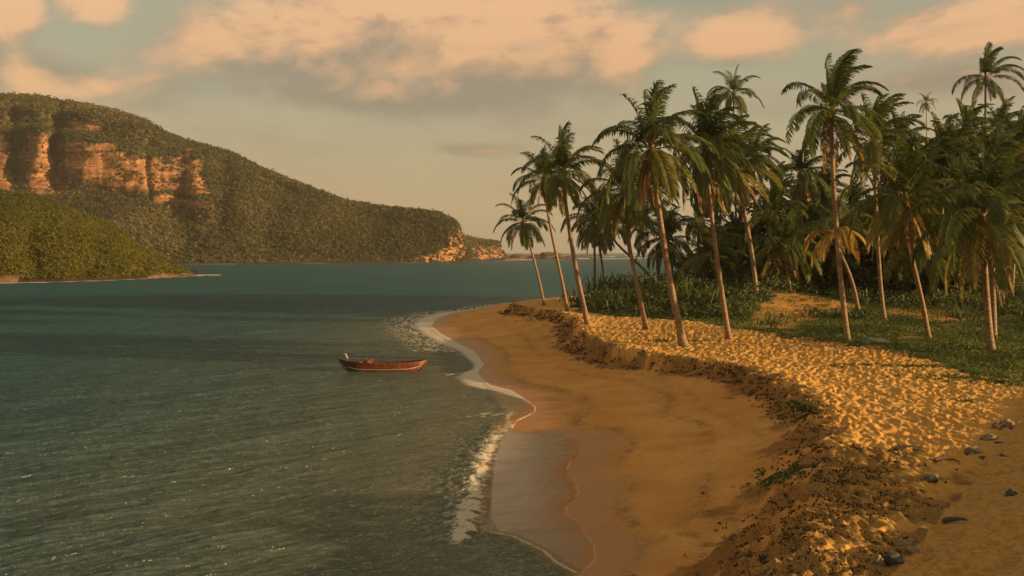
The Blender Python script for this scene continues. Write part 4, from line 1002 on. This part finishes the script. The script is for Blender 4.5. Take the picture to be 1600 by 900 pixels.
# ------------------------------------------------------------------ stones, driftwood, reef rocks
def stone_mesh(seed, sub=3, rough=.35):
    import bmesh
    bm = bmesh.new(); bmesh.ops.create_icosphere(bm, subdivisions=sub, radius=1)
    V = np.array([v.co[:] for v in bm.verts]); F = np.array([[v.index for v in f.verts] for f in bm.faces]); bm.free()
    rng = np.random.RandomState(seed)
    for _ in range(9):                                  # chop with planes, then roughen
        n = rng.normal(size=3); n /= np.linalg.norm(n); d = rng.uniform(.55, .85); k = V @ n
        V = V - np.outer(np.maximum(k - d, 0), n)
    r = (fbm(V[:, 0] * 2 + seed, V[:, 1] * 2 + V[:, 2] * 1.7, 4, seed) - .5) * rough + 1
    return V * r[:, None], F
def build_stones():
    slate = simple('dark_stone', (0.040, 0.042, 0.036), (0.10, 0.095, 0.075), 5, .85, .6, .03)
    tan = simple('grey_tan_stone', (0.13, 0.10, 0.06), (0.30, 0.215, 0.125), 7, .95, 1.0, .06)
    L = [((1489, 815), (.27, .15, .13), slate, 'oval dark stone lying alone in the middle of the shaded near dune', .2),
         ((1581, 773), (.15, .14, .13), slate, 'rounded greenish dark stone near the right picture edge on the dune', .5),
         ((1398, 877), (.22, .18, .17), slate, 'dark round stone at the dune foot near the bottom edge', .1),
         ((1372, 880), (.17, .15, .17), tan, 'tan block left of the dark round stone at the dune foot', 1.1),
         ((1412, 850), (.24, .18, .16), tan, 'broken grey tan lump above the dark round stone', .7),
         ((1455, 752), (.30, .20, .16), tan, 'grey lump of rubble in the shaded hollow beside the dune foot', .4),
         ((1535, 716), (.17, .13, .08), slate, 'small dark stone high on the dune, left of a second smaller one', .9),
         ((1561, 694), (.20, .08, .05), slate, 'thin flat dark stone on the dune slope', .1),
         ((1567, 712), (.12, .09, .07), slate, 'small dark stone just below the thin flat one', 1.9),
         ((1568, 668), (.42, .3, .26), tan, 'largest grey rubble lump on the dune edge against the lit sand', .8),
         ((1545, 688), (.34, .2, .18), tan, 'grey lump on the dune edge left of the largest rubble', .3),
         ((1520, 708), (.32, .18, .15), tan, 'lowest of the grey lumps along the lit dune edge', .2),
         ((1425, 865), (.15, .12, .10), tan, 'little tan stone right of the dark round stone', 2.0),
         ((1495, 724), (.2, .12, .09), tan, 'small lump beside the flat driftwood board at the dune foot', .4)]
    for i, (p, s, m, lab, r) in enumerate(L):
        V, F = stone_mesh(500 + i, 4, .75); b = on_ground(*p); V = V * np.array(s) * 1.05
        o = link('stone', make_mesh('stone', V, F, m, False), None, (b[0], b[1], tz(b[0], b[1], True) + s[2] * .02)); o.rotation_euler = (0, 0, r)
        tag(o, lab, 'stone', 'stones on the dune')
    wood = simple('driftwood', (0.07, 0.05, 0.03), (0.22, 0.15, 0.09), 6, .9, .5, .03, (1, 4, 4))
    def stick(label, px, py, pts, r, branches=()):
        b = on_ground(px, py); P = []
        for x, y, z in pts: P.append((x, y, terr(np.array([b[0] + x]), np.array([b[1] + y]), True)[0] - b[2] + z))
        mb = MB(); V, F = tube(trunk_path(P, 14), np.linspace(r, r * .35, 14), 6); mb.add(V, F)
        for (t, dx, dy, dz) in branches:
            q = trunk_path(P, 14)[int(t * 13)]; V, F = tube([q, q + np.array([dx * .5, dy * .5, dz * .7]), q + np.array([dx, dy, dz])], [r * .5, r * .35, r * .15], 5); mb.add(V, F)
        tag(link('driftwood', mb.mesh('driftwood', wood), None, b), label, 'driftwood', 'driftwood on the sand')
    stick('dark driftwood branch lying on the trodden golden sand near the dune', 1425, 703, [(-.55, .1, .04), (0, 0, .09), (.5, -.1, .05)], .06, ((.3, -.2, .3, .12), (.7, .3, .1, .08)))
    stick('flat dark driftwood plank end at the foot of the dune', 1478, 723, [(-.35, 0, .05), (0, .03, .08), (.4, 0, .06)], .07)
    stick('long thin branch on the sand at the grass edge by the tallest front trunk', 1262, 545, [(-1.5, -.6, .02), (0, .5, .06), (1.6, .8, .05)], .05, ((.5, .6, -.3, .1),))
    stick('crooked dark branch on the lit sand below the tallest front trunk', 1318, 550, [(-1.2, -.8, .03), (0, .2, .12), (1.3, -.2, .04)], .06, ((.4, .2, .7, .15), (.7, .5, .4, .1)))
    stick('broken twiggy stick in the dark litter of the near hollow', 1415, 785, [(-.3, .05, .03), (0, 0, .08), (.35, 0, .03)], .045, ((.5, .1, .25, .15),))
    stick('thin twig poking from the scarp foot at the bottom of the beach', 1172, 872, [(-.35, .5, .05), (0, 0, .12), (.3, -.5, .06)], .025, ((.4, -.2, .1, .1),))
    stick('grey fallen branch in the creepers at the right edge of the grove', 1580, 541, [(-1.3, .2, .15), (0, 0, .2), (1.6, .1, .15)], .06)
    stick('pale dead branches in the creepers left of the curved palm foot', 1424, 533, [(-1.2, -.3, .15), (0, 0, .3), (1.2, .3, .2)], .05, ((.3, -.5, .2, .35), (.6, .4, .3, .4)))
    # pale turquoise sheet half lost in the creepers
    q = on_ground(1364, 533); n = 15; u, v = np.meshgrid(np.linspace(-1, 1, n), np.linspace(-1, 1, n))
    X = u * 1.0; Y = v * .8; Z = .22 - .16 * np.abs(u) ** 2 - .18 * v ** 2 + (fbm(u * 2, v * 2, 3, 2) - .5) * .16
    V = np.stack([X, Y, Z], -1).reshape(-1, 3); V2 = V - (0, 0, .03); F = grid_faces(n, n)
    mat = simple('faded_turquoise_cloth', (0.06, 0.105, 0.075), (0.11, 0.16, 0.11), 2, .8)
    tag(link('tarpaulin', MB().add(np.concatenate([V, V2]), [F, F[:, ::-1] + n * n]).mesh('tarpaulin', mat), None, q), 'faded turquoise sheet lying in the creepers right of the tallest front trunk', 'tarpaulin')
    # reef rocks off the headland
    rm = simple('reef_rock', (0.055, 0.035, 0.025), (0.14, 0.085, 0.055), .12, .9, .5, .6)
    for k, (px, Y, sx, sz, lab) in enumerate(((797, 1180, 16, 3.0, 'low dark reef ledge touching the end of the orange headland'), (812, 1420, 20, 7.5, 'humped reef rock seen behind the leftmost palm crown'),
                                     (845, 1330, 26, 5.5, 'long brown reef rock between the two leftmost palm trunks'), (864, 1300, 20, 8.5, 'highest reef rock, at the second palm trunk from the left'),
                                     (882, 1260, 18, 4.0, 'seaward end rock of the reef beside the third palm trunk'), (925, 2300, 50, 5.0, 'farthest thin reef rock among the surf'))):
        V, F = stone_mesh(700 + k, 4, .9); V = V * np.array([sx, sx * .6, sz]); x = (px - 800) / FPX * Y
        tag(link('reef_rock', make_mesh('reef_rock', V, F, rm, False), None, (x, Y, 0)), lab, 'rock', 'rocks of the far reef')

def build_haze():
    b = MB(); b.box((0, 700, 82), (9000, 5400, 180)); o = link('haze', b.mesh('haze', None, False)); tag(o, kind='stuff')
    m = bpy.data.materials.new('evening_haze'); m.use_nodes = True; nt = m.node_tree; nt.nodes.clear()
    v = nt.nodes.new('ShaderNodeVolumePrincipled'); v.inputs['Density'].default_value = 0.00007; v.inputs['Color'].default_value = (.92, .86, .78, 1)
    ou = nt.nodes.new('ShaderNodeOutputMaterial'); nt.links.new(v.outputs[0], ou.inputs['Volume'])
    o.data.materials.clear(); o.data.materials.append(m)

def build_shrub_shade():
    src = [o for o in COL.objects if o.name.startswith('broadleaf_tree')][0]; kids = list(src.children)
    for x, y, h, lab in ((22.0, 20.8, .17, 'low leafy tree on the near dune outside the picture, nearer the camera'), (22.5, 23.0, .16, 'low leafy tree on the near dune outside the picture, farther one')):
        root = empty('broadleaf_tree', (x, y, tz(x, y)), lab, 'tree', 'trees on the dune outside the view', x)
        for k in kids:
            o = k.copy(); COL.objects.link(o); o.parent = root; o.scale = (.55, .55, h)
build_ground(); build_sea(); build_hills()
build_front_palms(); build_grove(); build_trees(); build_understory(); build_pandanus()
build_boat(); build_stones(); build_shrub_shade(); build_haze()
